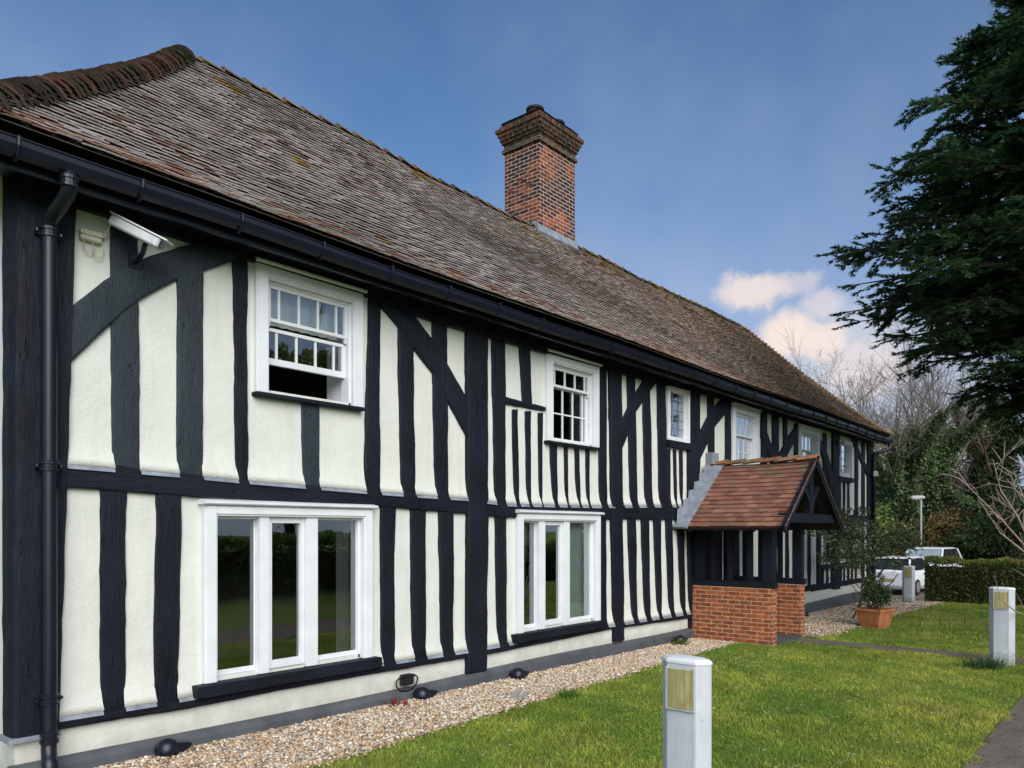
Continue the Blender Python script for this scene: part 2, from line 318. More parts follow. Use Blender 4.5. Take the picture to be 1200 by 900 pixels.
# ---- measured timbers of the front wall: kind, left/upper edge (x, z), right/lower edge (x, z), metres
TIMBERS = [
 ('stud',[(2.662, 2.194), (2.662, 0.325)],[(2.874, 2.203), (2.856, 0.289)]),
 ('stud',[(3.123, 2.184), (3.1, 0.288)],[(3.352, 2.193), (3.313, 0.25)]),
 ('stud',[(5.64, 2.166), (5.64, 0.301)],[(5.854, 2.172), (5.839, 0.273)]),
 ('stud',[(6.085, 2.138), (6.112, 0.305)],[(6.333, 2.144), (6.333, 0.276)]),
 ('stud',[(6.55, 2.108), (6.574, 0.317)],[(6.8, 2.114), (6.8, 0.288)]),
 ('stud',[(7.583, 2.086), (7.617, 0.287)],[(7.807, 2.09), (7.825, 0.262)]),
 ('stud',[(10.016, 2.102), (10.016, 0.295)],[(10.234, 2.106), (10.258, 0.271)]),
 ('stud',[(10.871, 2.088), (11.005, 0.296)],[(11.14, 2.092), (11.195, 0.278)]),
 ('stud',[(11.306, 2.095), (11.419, 0.3)],[(11.573, 2.098), (11.619, 0.282)]),
 ('stud',[(11.718, 2.101), (11.854, 0.29)],[(11.986, 2.104), (12.004, 0.277)]),
 ('stud',[(12.139, 2.107), (12.281, 0.283)],[(12.407, 2.111), (12.471, 0.266)]),
 ('stud',[(12.567, 2.113), (12.73, 0.275)],[(12.849, 2.117), (12.895, 0.26)]),
 ('stud',[(2.739, 4.426), (2.753, 2.34)],[(2.962, 4.494), (2.984, 2.354)]),
 ('stud',[(3.313, 4.36), (3.302, 2.335)],[(3.552, 4.427), (3.543, 2.348)]),
 ('stud',[(3.847, 4.43), (3.873, 2.326)],[(3.989, 4.469), (3.998, 2.332)]),
 ('stud',[(4.607, 3.127), (4.61, 2.284)],[(4.818, 3.153), (4.818, 2.293)]),
 ('stud',[(5.472, 4.403), (5.401, 2.262)],[(5.63, 4.44), (5.63, 2.27)]),
 ('stud',[(5.895, 4.383), (5.934, 2.243)],[(6.132, 4.436), (6.159, 2.25)]),
 ('stud',[(6.435, 4.38), (6.478, 2.241)],[(6.69, 4.433), (6.71, 2.248)]),
 ('stud',[(7.515, 4.383), (7.566, 2.175)],[(7.789, 4.436), (7.789, 2.18)]),
 ('stud',[(8.087, 4.389), (8.149, 3.535)],[(8.317, 4.432), (8.363, 3.561)]),
 ('small_stud',[(7.931, 3.474), (7.967, 2.162)],[(8.057, 3.489), (8.076, 2.164)]),
 ('small_stud',[(8.205, 3.483), (8.242, 2.168)],[(8.336, 3.498), (8.336, 2.17)]),
 ('small_stud',[(8.49, 3.493), (8.529, 2.175)],[(8.607, 3.506), (8.588, 2.176)]),
 ('small_stud',[(8.767, 3.06), (8.828, 2.181)],[(8.951, 3.076), (8.951, 2.184)]),
 ('small_stud',[(9.118, 3.065), (9.139, 2.189)],[(9.203, 3.072), (9.225, 2.191)]),
 ('small_stud',[(9.377, 3.061), (9.443, 2.196)],[(9.509, 3.071), (9.532, 2.198)]),
 ('small_stud',[(9.667, 3.071), (9.69, 2.201)],[(9.782, 3.08), (9.782, 2.203)]),
 ('stud',[(10.005, 4.386), (10.04, 2.196)],[(10.249, 4.426), (10.258, 2.201)]),
 ('stud',[(10.86, 4.413), (10.951, 2.202)],[(11.113, 4.453), (11.195, 2.207)]),
 ('stud',[(11.362, 4.405), (11.419, 2.212)],[(11.608, 4.442), (11.707, 2.218)]),
 ('stud',[(11.854, 4.42), (11.914, 2.223)],[(12.157, 4.464), (12.219, 2.229)]),
 ('stud',[(13.807, 4.443), (13.881, 2.696)],[(14.091, 4.481), (14.144, 2.707)]),
 ('stud',[(14.612, 4.447), (14.612, 2.211)],[(14.879, 4.482), (14.879, 2.216)]),
 ('stud',[(16.441, 4.42), (16.441, 2.244)],[(16.778, 4.459), (16.778, 2.25)]),
 ('stud',[(17.076, 4.455), (17.076, 2.255)],[(17.485, 4.502), (17.485, 2.263)]),
 ('stud',[(17.748, 4.453), (17.748, 2.267)],[(18.018, 4.483), (18.018, 2.272)]),
 ('stud',[(18.462, 4.41), (18.462, 2.28)],[(18.749, 4.44), (18.749, 2.285)]),
 ('stud',[(20.527, 4.363), (20.553, 2.05)],[(20.823, 4.391), (20.823, 2.052)]),
 ('stud',[(23.285, 4.53), (23.285, 2.071)],[(23.59, 4.558), (23.59, 2.074)]),
 ('stud',[(23.952, 4.541), (23.952, 2.076)],[(24.272, 4.57), (24.272, 2.079)]),
 ('small_stud',[(12.219, 3.291), (12.25, 2.245)],[(12.328, 3.299), (12.344, 2.247)]),
 ('small_stud',[(12.439, 3.293), (12.471, 2.25)],[(12.551, 3.302), (12.567, 2.252)]),
 ('small_stud',[(12.664, 3.296), (12.697, 2.255)],[(12.796, 3.306), (12.796, 2.257)]),
 ('post',[(7.014, 4.394), (7.029, 2.183), (7.014, 0.047)],[(7.398, 4.383), (7.415, 2.083), (7.382, 0.027)]),
 ('post',[(10.308, 4.381), (10.357, 2.135), (10.432, 0.063)],[(10.662, 4.382), (10.688, 2.141), (10.74, 0.056)]),
 ('post',[(12.979, 4.49), (12.962, 2.182), (13.03, 0.027)],[(13.446, 4.492), (13.446, 2.19), (13.517, 0.012)]),
 ('post',[(21.239, 4.477), (21.239, 1.873), (21.239, 0.274)],[(21.851, 4.443), (21.851, 1.873), (21.851, 0.238)]),
 ('curved_brace',[(2.425, 3.625), (2.732, 3.948), (3.013, 4.18), (3.415, 4.412), (3.847, 4.583)],[(2.425, 3.181), (2.739, 3.56), (2.984, 3.829), (3.313, 4.072), (3.847, 4.374)]),
 ('brace',[(5.642, 4.423), (6.118, 4.373), (6.435, 4.113), (6.69, 3.868), (7.045, 3.475)],[(5.618, 4.351), (5.908, 4.161), (6.132, 3.976), (6.45, 3.726), (7.045, 3.001)]),
 ('brace',[(10.61, 3.533), (10.845, 3.809), (11.113, 4.126), (11.504, 4.485)],[(10.61, 3.078), (10.818, 3.331), (11.102, 3.797), (11.854, 4.449)]),
 ('brace',[(13.375, 3.594), (13.807, 4.047), (14.091, 4.263), (14.572, 4.545)],[(13.375, 3.093), (13.866, 3.606), (14.106, 3.879), (14.652, 4.211)]),
 ('brace',[(16.253, 4.286), (16.729, 4.054), (17.279, 3.505)],[(16.253, 3.989), (16.584, 3.757), (16.976, 3.349)]),
 ('brace',[(18.576, 4.381), (17.964, 3.976), (17.33, 3.47)],[(18.576, 4.052), (18.238, 3.818), (17.748, 3.4)]),
 ('brace',[(20.094, 4.299), (20.688, 3.998), (21.381, 3.297)],[(20.094, 4.015), (20.487, 3.737), (21.169, 2.739)]),
 ('brace',[(23.123, 4.49), (23.952, 4.013), (24.741, 3.606)],[(22.883, 4.468), (23.615, 3.988), (24.651, 3.369)]),
 ('mid_rail',[(2.363, 2.378), (2.766, 2.384), (3.305, 2.358), (3.882, 2.334), (4.631, 2.311), (5.618, 2.28), (7.045, 2.259), (7.807, 2.192), (10.016, 2.222), (13.03, 2.278), (24.562, 2.274)],[(2.363, 2.182), (2.863, 2.174), (3.352, 2.155), (4.381, 2.13), (5.618, 2.108), (7.029, 2.054), (7.807, 2.01), (10.016, 2.023), (12.829, 2.038), (24.562, 2.094)]),
 ('bottom_rail',[(2.301, 0.371), (2.665, 0.359), (3.115, 0.352), (3.431, 0.336), (5.642, 0.358), (7.045, 0.333), (7.807, 0.333), (10.258, 0.339), (13.03, 0.312)],[(2.301, 0.284), (2.599, 0.273), (3.259, 0.252), (4.304, 0.266), (5.667, 0.259), (7.014, 0.24), (7.807, 0.241), (10.382, 0.272), (13.03, 0.217)]),
 ('bottom_rail',[(19.65, 0.453), (24.562, 0.438)],[(19.65, 0.303), (24.562, 0.31)]),
 ('cross_bar',[(7.772, 3.619), (8.647, 3.596)],[(7.772, 3.523), (8.647, 3.535)]),
]
UPPER_GAPS = [(2.401, 2.757, 3.6), (2.98, 3.306, 3.6), (3.539, 3.877, 3.6), (3.994, 4.614, 3.12), (4.814, 5.405, 3.12), (5.626, 5.938, 3.6), (6.155, 6.482, 3.6), (6.706, 7.018, 3.6), (7.378, 7.57, 3.6), (7.785, 7.971, 3.75), (8.072, 8.246, 3.75), (8.332, 8.533, 3.75), (8.584, 8.832, 3.06), (8.947, 9.143, 3.06), (9.221, 9.447, 3.06), (9.528, 9.694, 3.06), (9.778, 10.044, 3.06), (10.254, 10.436, 3.6), (10.736, 10.955, 3.6), (11.191, 11.423, 3.6), (11.703, 11.918, 3.6), (12.34, 12.475, 3.3), (12.563, 12.701, 3.3), (12.792, 13.034, 3.3)]
LOWER_GAPS = [(2.341, 2.666, 1.5), (2.852, 3.104, 1.5), (3.309, 3.539, 1.5), (5.48, 5.644, 1.5), (5.835, 6.116, 1.5), (6.329, 6.578, 1.5), (6.796, 7.018, 1.5), (7.378, 7.621, 1.5), (7.821, 7.994, 1.5), (10.254, 10.436, 1.5), (10.736, 11.009, 1.5), (11.191, 11.423, 1.5), (11.615, 11.858, 1.5), (12.0, 12.285, 1.5), (12.467, 12.734, 1.5), (12.891, 13.034, 1.5)]
# ------------------------------------------------------------------ ground
def gz(x):
    return -.08 if x < 2.5 else (-.08 - .008 * (x - 2.5) if x < 25 else (-.26 - .0733 * (x - 25) if x < 31 else -.70))
KN = [2.5, 25, 31]
def sheet(name, m, poly_y, xs, lift, kind='structure', nj=1):
    """ground sheet between y0(x) and y1(x) over the stations xs, following the slope"""
    xs = sorted(set(list(xs) + [k for k in KN if xs[0] < k < xs[-1]])); mb = MB(); V, F = [], []
    for x in xs:
        a, b = poly_y(x)
        for j in range(nj + 1): V.append((x, a + (b - a) * j / nj, gz(x) + lift))
    for i in range(len(xs) - 1):
        for j in range(nj): q = i * (nj + 1) + j; F.append((q, q + nj + 1, q + nj + 2, q + 1))
    return tag(mb.add(V, F).build(name, m, fixn=False), kind=kind)
def m_ground():
    t = NT('lawn_soil'); v = t.coord(); n1 = t.noise(v, .35, 5); n2 = t.noise(v, 3, 6, .7); n3 = t.noise(v, 40, 4)
    c = t.mix(t.ramp(n1, [(.35, (0, 0, 0)), (.65, (1, 1, 1))]), (.10, .17, .03), (.18, .22, .05)); c = t.mix(t.ramp(n2, [(.55, (0, 0, 0)), (.75, (.7, .7, .7))]), c, (.15, .125, .06))
    return t.set(c, .95, t.bump(n3, .8, .03), .1)
def m_asphalt():
    t = NT('worn_asphalt'); v = t.coord(); n1 = t.noise(v, 1.2, 5); n2 = t.noise(v, 140, 3, .7); n3 = t.noise(v, 14, 6, .7)
    c = t.mix(t.ramp(n1, [(.3, (0, 0, 0)), (.7, (1, 1, 1))]), (.085, .068, .055), (.165, .135, .11)); c = t.mix(t.ramp(n2, [(.5, (0, 0, 0)), (.62, (1, 1, 1))]), c, (.32, .28, .24))
    c = t.mix(t.ramp(n3, [(.54, (0, 0, 0)), (.64, (.85, .85, .85))]), c, (.055, .05, .035)); return t.set(c, .9, t.bump(n2, .6, .008, t.bump(n3, .5, .02)), .2)
def m_gravelbed():
    t = NT('gravel_bed'); v = t.coord(); vo = t.n('ShaderNodeTexVoronoi'); vo.inputs['Scale'].default_value = 45; t.link(v, vo.inputs['Vector'])
    c = t.ramp(t.noise(v, 60, 2), [(.3, (.20, .14, .09)), (.5, (.36, .28, .20)), (.7, (.48, .42, .33))]); return t.set(c, .9, t.bump(vo.outputs['Distance'], .9, .02), .2)
M['ground'], M['asphalt'], M['gravelbed'] = m_ground(), m_asphalt(), m_gravelbed()
sheet('ground', M['ground'], lambda x: (-400, 400), [-400, -60, -20, 0, 10, 20, 40, 80, 200, 600], 0, nj=24)
def interp(x, P):
    for (a, ya), (b, yb) in zip(P, P[1:]):
        if x <= b: return ya + (yb - ya) * max(0, (x - a)) / (b - a)
    return P[-1][1]
GB = [(-2, -1.55), (3.8, -1.42), (6.4, -1.28), (9, -1.12), (12.4, -.95), (13.0, -.95)]
GB2 = [(14.25, -1.9), (20, -1.85), (24.4, -1.95), (27, -1.95)]
sheet('gravel_bed', M['gravelbed'], lambda x: (interp(x, GB), -.02), [1.2, 3.8, 6.4, 9, 12.4, 13.1], .012)
sheet('gravel_bed', M['gravelbed'], lambda x: (interp(x, GB2), -.02), [14.72, 17, 20, 22, 25, 27], .012)
PATH_Y = (-7.2, -5.45)
sheet('path', M['asphalt'], lambda x: PATH_Y, [-12, -4, 4, 8, 12, 14.9], .016, nj=3)
sheet('path', M['asphalt'], lambda x: (PATH_Y[1], -1.5), [13.78, 14.0, 14.34], .020, nj=5)
sheet('car_park', M['asphalt'], lambda x: (-14, 14), [27.2, 29, 33, 38, 46], .01, nj=3)

# gravel stones: real pebbles, one mass
def ico():
    p = (1 + 5 ** .5) / 2
    V = np.array([(-1, p, 0), (1, p, 0), (-1, -p, 0), (1, -p, 0), (0, -1, p), (0, 1, p), (0, -1, -p), (0, 1, -p), (p, 0, -1), (p, 0, 1), (-p, 0, -1), (-p, 0, 1)]) / math.hypot(1, p)
    F = np.array([(0, 11, 5), (0, 5, 1), (0, 1, 7), (0, 7, 10), (0, 10, 11), (1, 5, 9), (5, 11, 4), (11, 10, 2), (10, 7, 6), (7, 1, 8), (3, 9, 4), (3, 4, 2), (3, 2, 6), (3, 6, 8), (3, 8, 9), (4, 9, 5), (2, 4, 11), (6, 2, 10), (8, 6, 7), (9, 8, 1)])
    return V, F
def stones(name, n, x0, x1, yfun, smin, smax):
    V0, F0 = ico(); x = rng.uniform(x0, x1, n); f = rng.uniform(0, 1, n)
    y0 = np.array([yfun(a) for a in x]); y = y0 + (-.14 - y0) * f + np.where(f < .06, rng.normal(0, .05, n), 0)
    z = np.array([gz(a) for a in x]) + .012 + rng.uniform(0, .016, n)
    s = rng.uniform(smin, smax, n)[:, None] * rng.uniform(.65, 1.25, (n, 3)) * np.array([1, 1, .7]); a = rng.uniform(0, 6.283, n)
    P = V0[None] * s[:, None, :] * rng.uniform(.85, 1.15, (n, 12, 1)); c, sn = np.cos(a)[:, None], np.sin(a)[:, None]
    Q = np.stack([P[..., 0] * c - P[..., 1] * sn + x[:, None], P[..., 0] * sn + P[..., 1] * c + y[:, None], P[..., 2] + z[:, None]], -1)
    pal = np.array([(.50, .37, .24), (.60, .49, .36), (.42, .28, .17), (.66, .60, .51), (.28, .23, .18), (.38, .37, .36), (.50, .30, .16), (.74, .70, .64), (.15, .14, .14)])
    cc = pal[rng.choice(len(pal), n, p=[.2, .2, .14, .14, .08, .07, .08, .06, .03])] * rng.uniform(.75, 1.2, (n, 1))
    F = (F0[None] + (np.arange(n) * 12)[:, None, None]).reshape(-1, 3)
    return tag(np_mesh(name, Q.reshape(-1, 3), F, M['stone'], cols=np.repeat(cc, 12, 0), smooth=True), kind='stuff')
stones('gravel', 26000, 1.4, 13.0, lambda x: interp(x, GB), .009, .021)
stones('gravel', 11000, 14.9, 26.5, lambda x: interp(x, GB2), .012, .026)

# grass: blades, one mass per lawn
def grass(name, n, x0, x1, ylo, yhi, h0, h1, w, skip=None):
    x = rng.uniform(x0, x1, n); lo = np.array([ylo(a) for a in x]); hi = np.array([yhi(a) for a in x]); y = lo + (hi - lo) * rng.uniform(0, 1, n)
    # clumpy field from a few sines
    def fld(s, k): return (np.sin(x * s + 1.3 * k) * np.cos(y * s * 1.13 - k) + np.sin((x + y) * s * .57 + 2 * k) * np.cos((x - y) * s * .81 + k)) * .5
    f1, f2, f3 = fld(2.1, 1.), fld(5.3, 2.2), fld(11., .7)
    keep = rng.uniform(0, 1, n) < .80 + .3 * f2 + .2 * f3
    x, y, f1, f2, f3 = (a[keep] for a in (x, y, f1, f2, f3)); n = len(x)
    h = rng.uniform(h0, h1, n) * (1 + .35 * f1 + .25 * f3); a = rng.uniform(0, 6.283, n); lean = rng.uniform(.1, .75, n) * h; la = rng.uniform(0, 6.283, n)
    z = np.array([gz(b) for b in x]); ww = w * rng.uniform(.6, 1.4, n)
    dx, dy = np.cos(a) * ww / 2, np.sin(a) * ww / 2; lx, ly = np.cos(la) * lean, np.sin(la) * lean
    V = np.stack([np.stack([x - dx, y - dy, z], 1), np.stack([x + dx, y + dy, z], 1),
                  np.stack([x + dx * .7 + lx * .35, y + dy * .7 + ly * .35, z + h * .62], 1), np.stack([x - dx * .3 + lx, y - dy * .3 + ly, z + h], 1)], 1)
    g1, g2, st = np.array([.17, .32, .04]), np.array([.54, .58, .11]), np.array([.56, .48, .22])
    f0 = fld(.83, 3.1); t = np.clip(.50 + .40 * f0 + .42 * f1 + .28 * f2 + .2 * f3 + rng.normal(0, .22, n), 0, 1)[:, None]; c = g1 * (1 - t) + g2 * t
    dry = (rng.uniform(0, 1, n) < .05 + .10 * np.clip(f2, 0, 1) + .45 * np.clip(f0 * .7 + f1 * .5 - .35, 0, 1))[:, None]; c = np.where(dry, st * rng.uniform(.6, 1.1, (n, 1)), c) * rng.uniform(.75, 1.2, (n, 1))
    F = np.arange(4 * n).reshape(n, 4)
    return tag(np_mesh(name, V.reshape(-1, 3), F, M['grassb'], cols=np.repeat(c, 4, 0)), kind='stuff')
edge = lambda x: -5.45 + .05 * math.sin(x * 3.1) + .035 * math.sin(x * 9.7 + 1)
gbw = lambda x: interp(x, GB) - .02 + .03 * math.sin(x * 7) if x < 13 else -1.65
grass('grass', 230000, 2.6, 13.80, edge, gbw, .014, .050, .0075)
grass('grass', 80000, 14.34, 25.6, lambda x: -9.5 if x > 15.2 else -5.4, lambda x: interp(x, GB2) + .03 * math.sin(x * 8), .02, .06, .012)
def daisies():
    mb = MB()
    for k in range(330):
        if k < 120: x, y = random.gauss(11.2, 1.0), random.gauss(-2.0, .3)
        else: x, y = random.uniform(3.5, 13.5), random.uniform(-5.2, -1.5)
        if y > gbw(x) - .1: continue
        z, r = gz(x) + random.uniform(.035, .06), random.uniform(.008, .015)
        mb.add([(x + r * math.cos(t), y + r * math.sin(t), z + random.uniform(-.003, .003)) for t in [k2 * math.pi / 4 for k2 in range(8)]], [tuple(range(8))], (.8, .8, .76))
        mb.add([(x + r * .35 * math.cos(t), y + r * .35 * math.sin(t), z + .004) for t in [k2 * math.pi / 3 for k2 in range(6)]], [tuple(range(6))], (.65, .5, .05))
    tag(mb.build('daisies', M['grassb'], fixn=False), kind='stuff')
daisies()

# ------------------------------------------------------------------ the house
HX0, HX1, HY1 = 2.05, 24.95, 5.4
house = empty('timber_framed_house', (13.5, 2.7, -.15))
tag(house, 'long white and black timber framed house with brown tiled roof', 'house')
house_inv = Matrix.Translation((-13.5, -2.7, .15))
def H(o):
    """parent a part to the house, keeping world coordinates"""
    o.parent = house; o.matrix_parent_inverse = house_inv; return o
def sub(o, part):
    o.parent = part; return o
# openings of the front wall: x0, x1, z0, z1 (inside the casings)
WIN = dict(WA=(4.07, 5.37, 3.18, 4.43), WB=(3.535, 5.484, .455, 2.085), W2U=(8.667, 9.993, 3.12, 4.385), W2L=(7.99, 10.0, .45, 2.085),
           W3=(12.19, 13.02, 3.45, 4.44), W4=(14.9, 16.26, 3.1, 4.43), W5=(18.69, 20.16, 3.1, 4.39), W6=(21.74, 22.96, 3.32, 4.35), W7=(20.35, 23.75, .95, 2.0))
def front_wall():
    mb = MB(); ops = [(a + .05, b - .05, c + .04, d - .05) for a, b, c, d in WIN.values()]
    xs = sorted({HX0, HX1} | {o[0] for o in ops} | {o[1] for o in ops}); zs = sorted({-.3, 4.65} | {o[2] for o in ops} | {o[3] for o in ops})
    for x0, x1 in zip(xs, xs[1:]):
        for z0, z1 in zip(zs, zs[1:]):
            if any(o[0] <= x0 and x1 <= o[1] and o[2] <= z0 and z1 <= o[3] for o in ops): continue
            mb.add([(x0, 0, z0), (x1, 0, z0), (x1, 0, z1), (x0, 0, z1)], [(0, 1, 2, 3)])
    # the other three sides
    mb.add([(HX0, 0, -.3), (HX0, HY1, -.3), (HX0, HY1, 4.65), (HX0, 0, 4.65)], [(0, 3, 2, 1)])
    mb.add([(HX1, 0, -.3), (HX1, HY1, -.3), (HX1, HY1, 4.65), (HX1, 0, 4.65)], [(0, 1, 2, 3)])
    mb.add([(HX0, HY1, -.3), (HX1, HY1, -.3), (HX1, HY1, 4.65), (HX0, HY1, 4.65)], [(0, 3, 2, 1)])
    return mb
wall = H(front_wall().build('wall', M['plaster'], fixn=False))
mb = MB()
mb.box((HX0 + .02, .5, 2.2), (HX1 - .02, HY1 - .02, 2.3)); mb.box((HX0 + .02, 4.2, -.2), (HX1 - .02, 4.3, 4.6)); mb.box((HX0 + .02, .02, -.2), (HX1 - .02, 4.2, -.12)); mb.box((HX0 + .02, .02, 4.56), (HX1 - .02, 4.2, 4.62))
for x in (6.6, 11.2, 14.2, 17.5, 20.8): mb.box((x, .3, -.1), (x + .1, 4.2, 4.55))
H(mb.build('interior', M['dark']))

# plaster infill panels curve outwards at the foot over a strip of lead
def rail_z(x, which):
    P = {'mid': [(2.4, 2.36), (3.3, 2.335), (3.9, 2.31), (4.6, 2.29), (5.6, 2.26), (7.0, 2.235), (7.8, 2.185), (10, 2.21), (13, 2.29), (25, 2.3)],
         'bot': [(2.3, .365), (3.1, .35), (5.6, .355), (7, .33), (7.8, .33), (10.2, .335), (13, .31), (20, .46), (25.3, .43)]}[which]
    return interp(x, P)
def panel(x0, x1, which, top):
    z = rail_z((x0 + x1) / 2, which) + .012; mb = MB(); prof = [(-.004, top), (-.006, z + .36), (-.010, z + .24), (-.020, z + .14), (-.036, z + .06), (-.056, z)]
    dz = (rail_z(x1, which) - rail_z(x0, which)) / 2; V, F = [], []
    for y, h in prof:
        flare = max(0, -y - .006) * .25
        for k in range(5):
            f = k / 4; V.append((x0 - flare + (x1 - x0 + 2 * flare) * f, y + random.uniform(-.002, .002), h + (2 * f - 1) * dz * (1 if h < z + .2 else 0)))
    for i in range(len(prof) - 1):
        for k in range(4): F.append((i * 5 + k, i * 5 + k + 1, i * 5 + k + 6, i * 5 + k + 5))
    b = len(prof) - 1   # underside back to the wall
    V += [(x0, .0, z + .002 - dz), (x1, 0, z + .002 + dz)]; F.append((b * 5, b * 5 + 1, b * 5 + 2, b * 5 + 3, b * 5 + 4, len(V) - 1, len(V) - 2))
    p = H(mb.add(V, F).build('plaster_panel', M['plaster'], smooth=True))
    l = MB(); w = .004
    l.add([(x0 - w, -.054, z - dz - .002), (x1 + w, -.054, z + dz - .002), (x1 + w, -.072, z + dz - .035), (x0 - w, -.072, z - dz - .035), (x0 - w, -.0, z - dz - .037), (x1 + w, 0, z + dz - .037)], [(0, 1, 2, 3), (3, 2, 5, 4)])
    s_ = l.build('lead_strip', M['lead'], fixn=False); s_.parent = p
for a in UPPER_GAPS: panel(a[0], a[1], 'mid', a[2])
for a in LOWER_GAPS: panel(a[0], a[1], 'bot', a[2])

def resample(P, n):
    P = [np.array(p, float) for p in P]; d = np.cumsum([0] + [np.linalg.norm(b - a) for a, b in zip(P, P[1:])]); d = d / d[-1]
    return [np.array([np.interp(t, d, [p[k] for p in P]) for k in (0, 1)]) for t in np.linspace(0, 1, n)]
def timber(kind, Lp, Rp, depth, m, wob=.0035):
    ln = math.dist(Lp[0], Lp[-1]); n = max(3, int(ln / .09)); A, B = resample(Lp, n), resample(Rp, n)
    ph = [random.uniform(0, 6.3) for _ in range(6)]; V, F = [], []
    for i in range(n):
        a, b = A[i].copy(), B[i].copy(); w = b - a; wl = np.linalg.norm(w) or 1e-6; u = w / wl; s = i * .09
        k = min(1, wl / .12)
        a += u * k * (wob * (math.sin(s * 4.1 + ph[0]) + .7 * math.sin(s * 11 + ph[1])) + random.uniform(-.004, .004)); b += u * k * (wob * (math.sin(s * 3.7 + ph[2]) + .7 * math.sin(s * 9.3 + ph[3])) + random.uniform(-.004, .004))
        w = b - a; dd = depth + .004 * math.sin(s * 5 + ph[4])
        for f, y in ((0, .01), (0, -dd + .010), (.07, -dd), (.36, -dd - .003 - random.uniform(0, .003)), (.68, -dd - .002 - random.uniform(0, .003)), (.93, -dd), (1, -dd + .010), (1, .01)):
            p = a + w * f; V.append((p[0], y, p[1]))
    for i in range(n - 1):
        for j in range(7): F.append((i * 8 + j, i * 8 + j + 1, i * 8 + j + 9, i * 8 + j + 8))
    F += [tuple(range(8)), tuple(range((n - 1) * 8 + 7, (n - 1) * 8 - 1, -1))]
    return H(MB().add(V, F).build(kind, m))
DEPTH = dict(stud=.030, small_stud=.024, post=.058, curved_brace=.040, brace=.044, mid_rail=.050, bottom_rail=.054, cross_bar=.036)
for i, (kind, Lp, Rp) in enumerate(TIMBERS):
    hor = kind in ('mid_rail', 'bottom_rail', 'cross_bar', 'curved_brace'); m = M['timber_h' if hor else 'timber_v']
    if kind == 'curved_brace': m = M['board']
    if kind == 'stud' and (Lp[0][1] > 3 and Lp[0][0] < 4.9 and i not in (14,)): m = M['board']
    d = DEPTH[kind] + (i % 5) * .0011
    if kind == 'mid_rail':   # the near end of the rail is a repainted board
        pass
    timber(kind, Lp, Rp, d, m, .0015 if m is M['board'] else .0035)
# studs behind and inside the porch, and beyond it
for x, w in ((14.55, .75), (15.65, .2), (16.4, .2), (17.15, .2), (17.9, .2), (18.65, .2), (19.4, .2)):
    timber('stud', [(x, 2.1), (x, .38)], [(x + w, 2.1), (x + w, .38)], .031, M['timber_v'])
for i in range(9):
    x = 20.45 + i * .36; timber('small_stud', [(x, .93), (x, .44)], [(x + (.22 if i == 4 else .15), .93), (x + (.22 if i == 4 else .15), .44)], .027, M['timber_v'])
timber('post', [(20.05, 2.1), (20.05, .42)], [(20.3, 2.1), (20.3, .42)], .055, M['timber_v']); timber('post', [(23.95, 2.1), (23.95, .42)], [(24.12, 2.1), (24.12, .42)], .055, M['timber_v'])
timber('bottom_rail', [(14.7, .43), (20.1, .47)], [(14.7, .31), (20.1, .33)], .0555, M['timber_h'])
for x in (16.9, 17.6, 18.2): timber('stud', [(x, 2.3), (x, 3.0)], [(x + .2, 2.3), (x + .2, 3.0)], .031, M['timber_v'])
for i in range(3):
    x = 21.85 + i * .38; timber('small_stud', [(x, 3.22), (x, 2.3)], [(x + .17, 3.22), (x + .17, 2.3)], .027, M['timber_v'])
# corner posts wrap the corner; top plate under the eaves
def corner_post(x0, x1, z0, flip):
    mb = MB(); n = 26; V, F = [], []
    for i in range(n):
        z = z0 + (4.62 - z0) * i / (n - 1); g = .018 * (z - z0) / 4; a, b = (x0 + .06 * (z - z0) / 4.2, x1 + .031 * (z - z0)) if not flip else (x0, x1)
        j = lambda: random.uniform(-.005, .005)
        P = [(2.045, .17), (2.012 + j(), .15), (2.012 + j(), .02), (2.02 + .5 * (a - 2.04) + j(), -.05), (a + .012 + j(), -.066), (a + (b - a) * .35, -.070 + j() * .6), (a + (b - a) * .7, -.068 + j() * .6), (b - .012 + j(), -.066), (b + j(), -.05), (b, .03)] if not flip else \
            [(a, .03), (a + j(), -.05), (a + .012 + j(), -.066), (a + (b - a) * .35, -.07 + j() * .6), (a + (b - a) * .7, -.068), (b + .018, -.066), (b + .03 + j(), -.05), (b + .03, .02), (b + .03 + j(), .38), (b, .42)]
        V += [(p[0], p[1], z) for p in P]
    for i in range(n - 1):
        for k in range(9): F.append((i * 10 + k, i * 10 + k + 1, i * 10 + k + 11, i * 10 + k + 10))
    F += [tuple(range(10)), tuple(range((n - 1) * 10 + 9, (n - 1) * 10 - 1, -1))]
    return H(mb.add(V, F).build('corner_post', M['timber_v']))
cp = corner_post(2.04, 2.338, .27, False)
sub(MB().box((1.985, -.085, .235), (2.345, .17, .272)).build('lead_strip', M['lead']), cp)
corner_post(24.5, HX1, .10, True)
def strip_x(name, m, x0, x1, z0, z1, y, parent=None, n=60, zf=None):
    mb = MB(); V, F = [], []
    for i in range(n + 1):
        x = x0 + (x1 - x0) * i / n; dz = zf(x) if zf else 0
        V += [(x, .01, z0 + dz), (x, y + random.uniform(-.002, .002), z0 + dz), (x, y, z1), (x, .01, z1)]
    for i in range(n):
        for k in range(4): F.append((i * 4 + k, i * 4 + (k + 1) % 4, i * 4 + 4 + (k + 1) % 4, i * 4 + 4 + k))
    return H(mb.add(V, F).build(name, m))
strip_x('top_plate', M['timber_h'], 2.0, HX1 + .03, 4.43, 4.64, -.075, zf=lambda x: interp(x, [(2, .01), (5.4, -.02), (6.4, -.09), (8.6, -.08), (11.4, -.05), (14.3, .02), (25, .03)]))
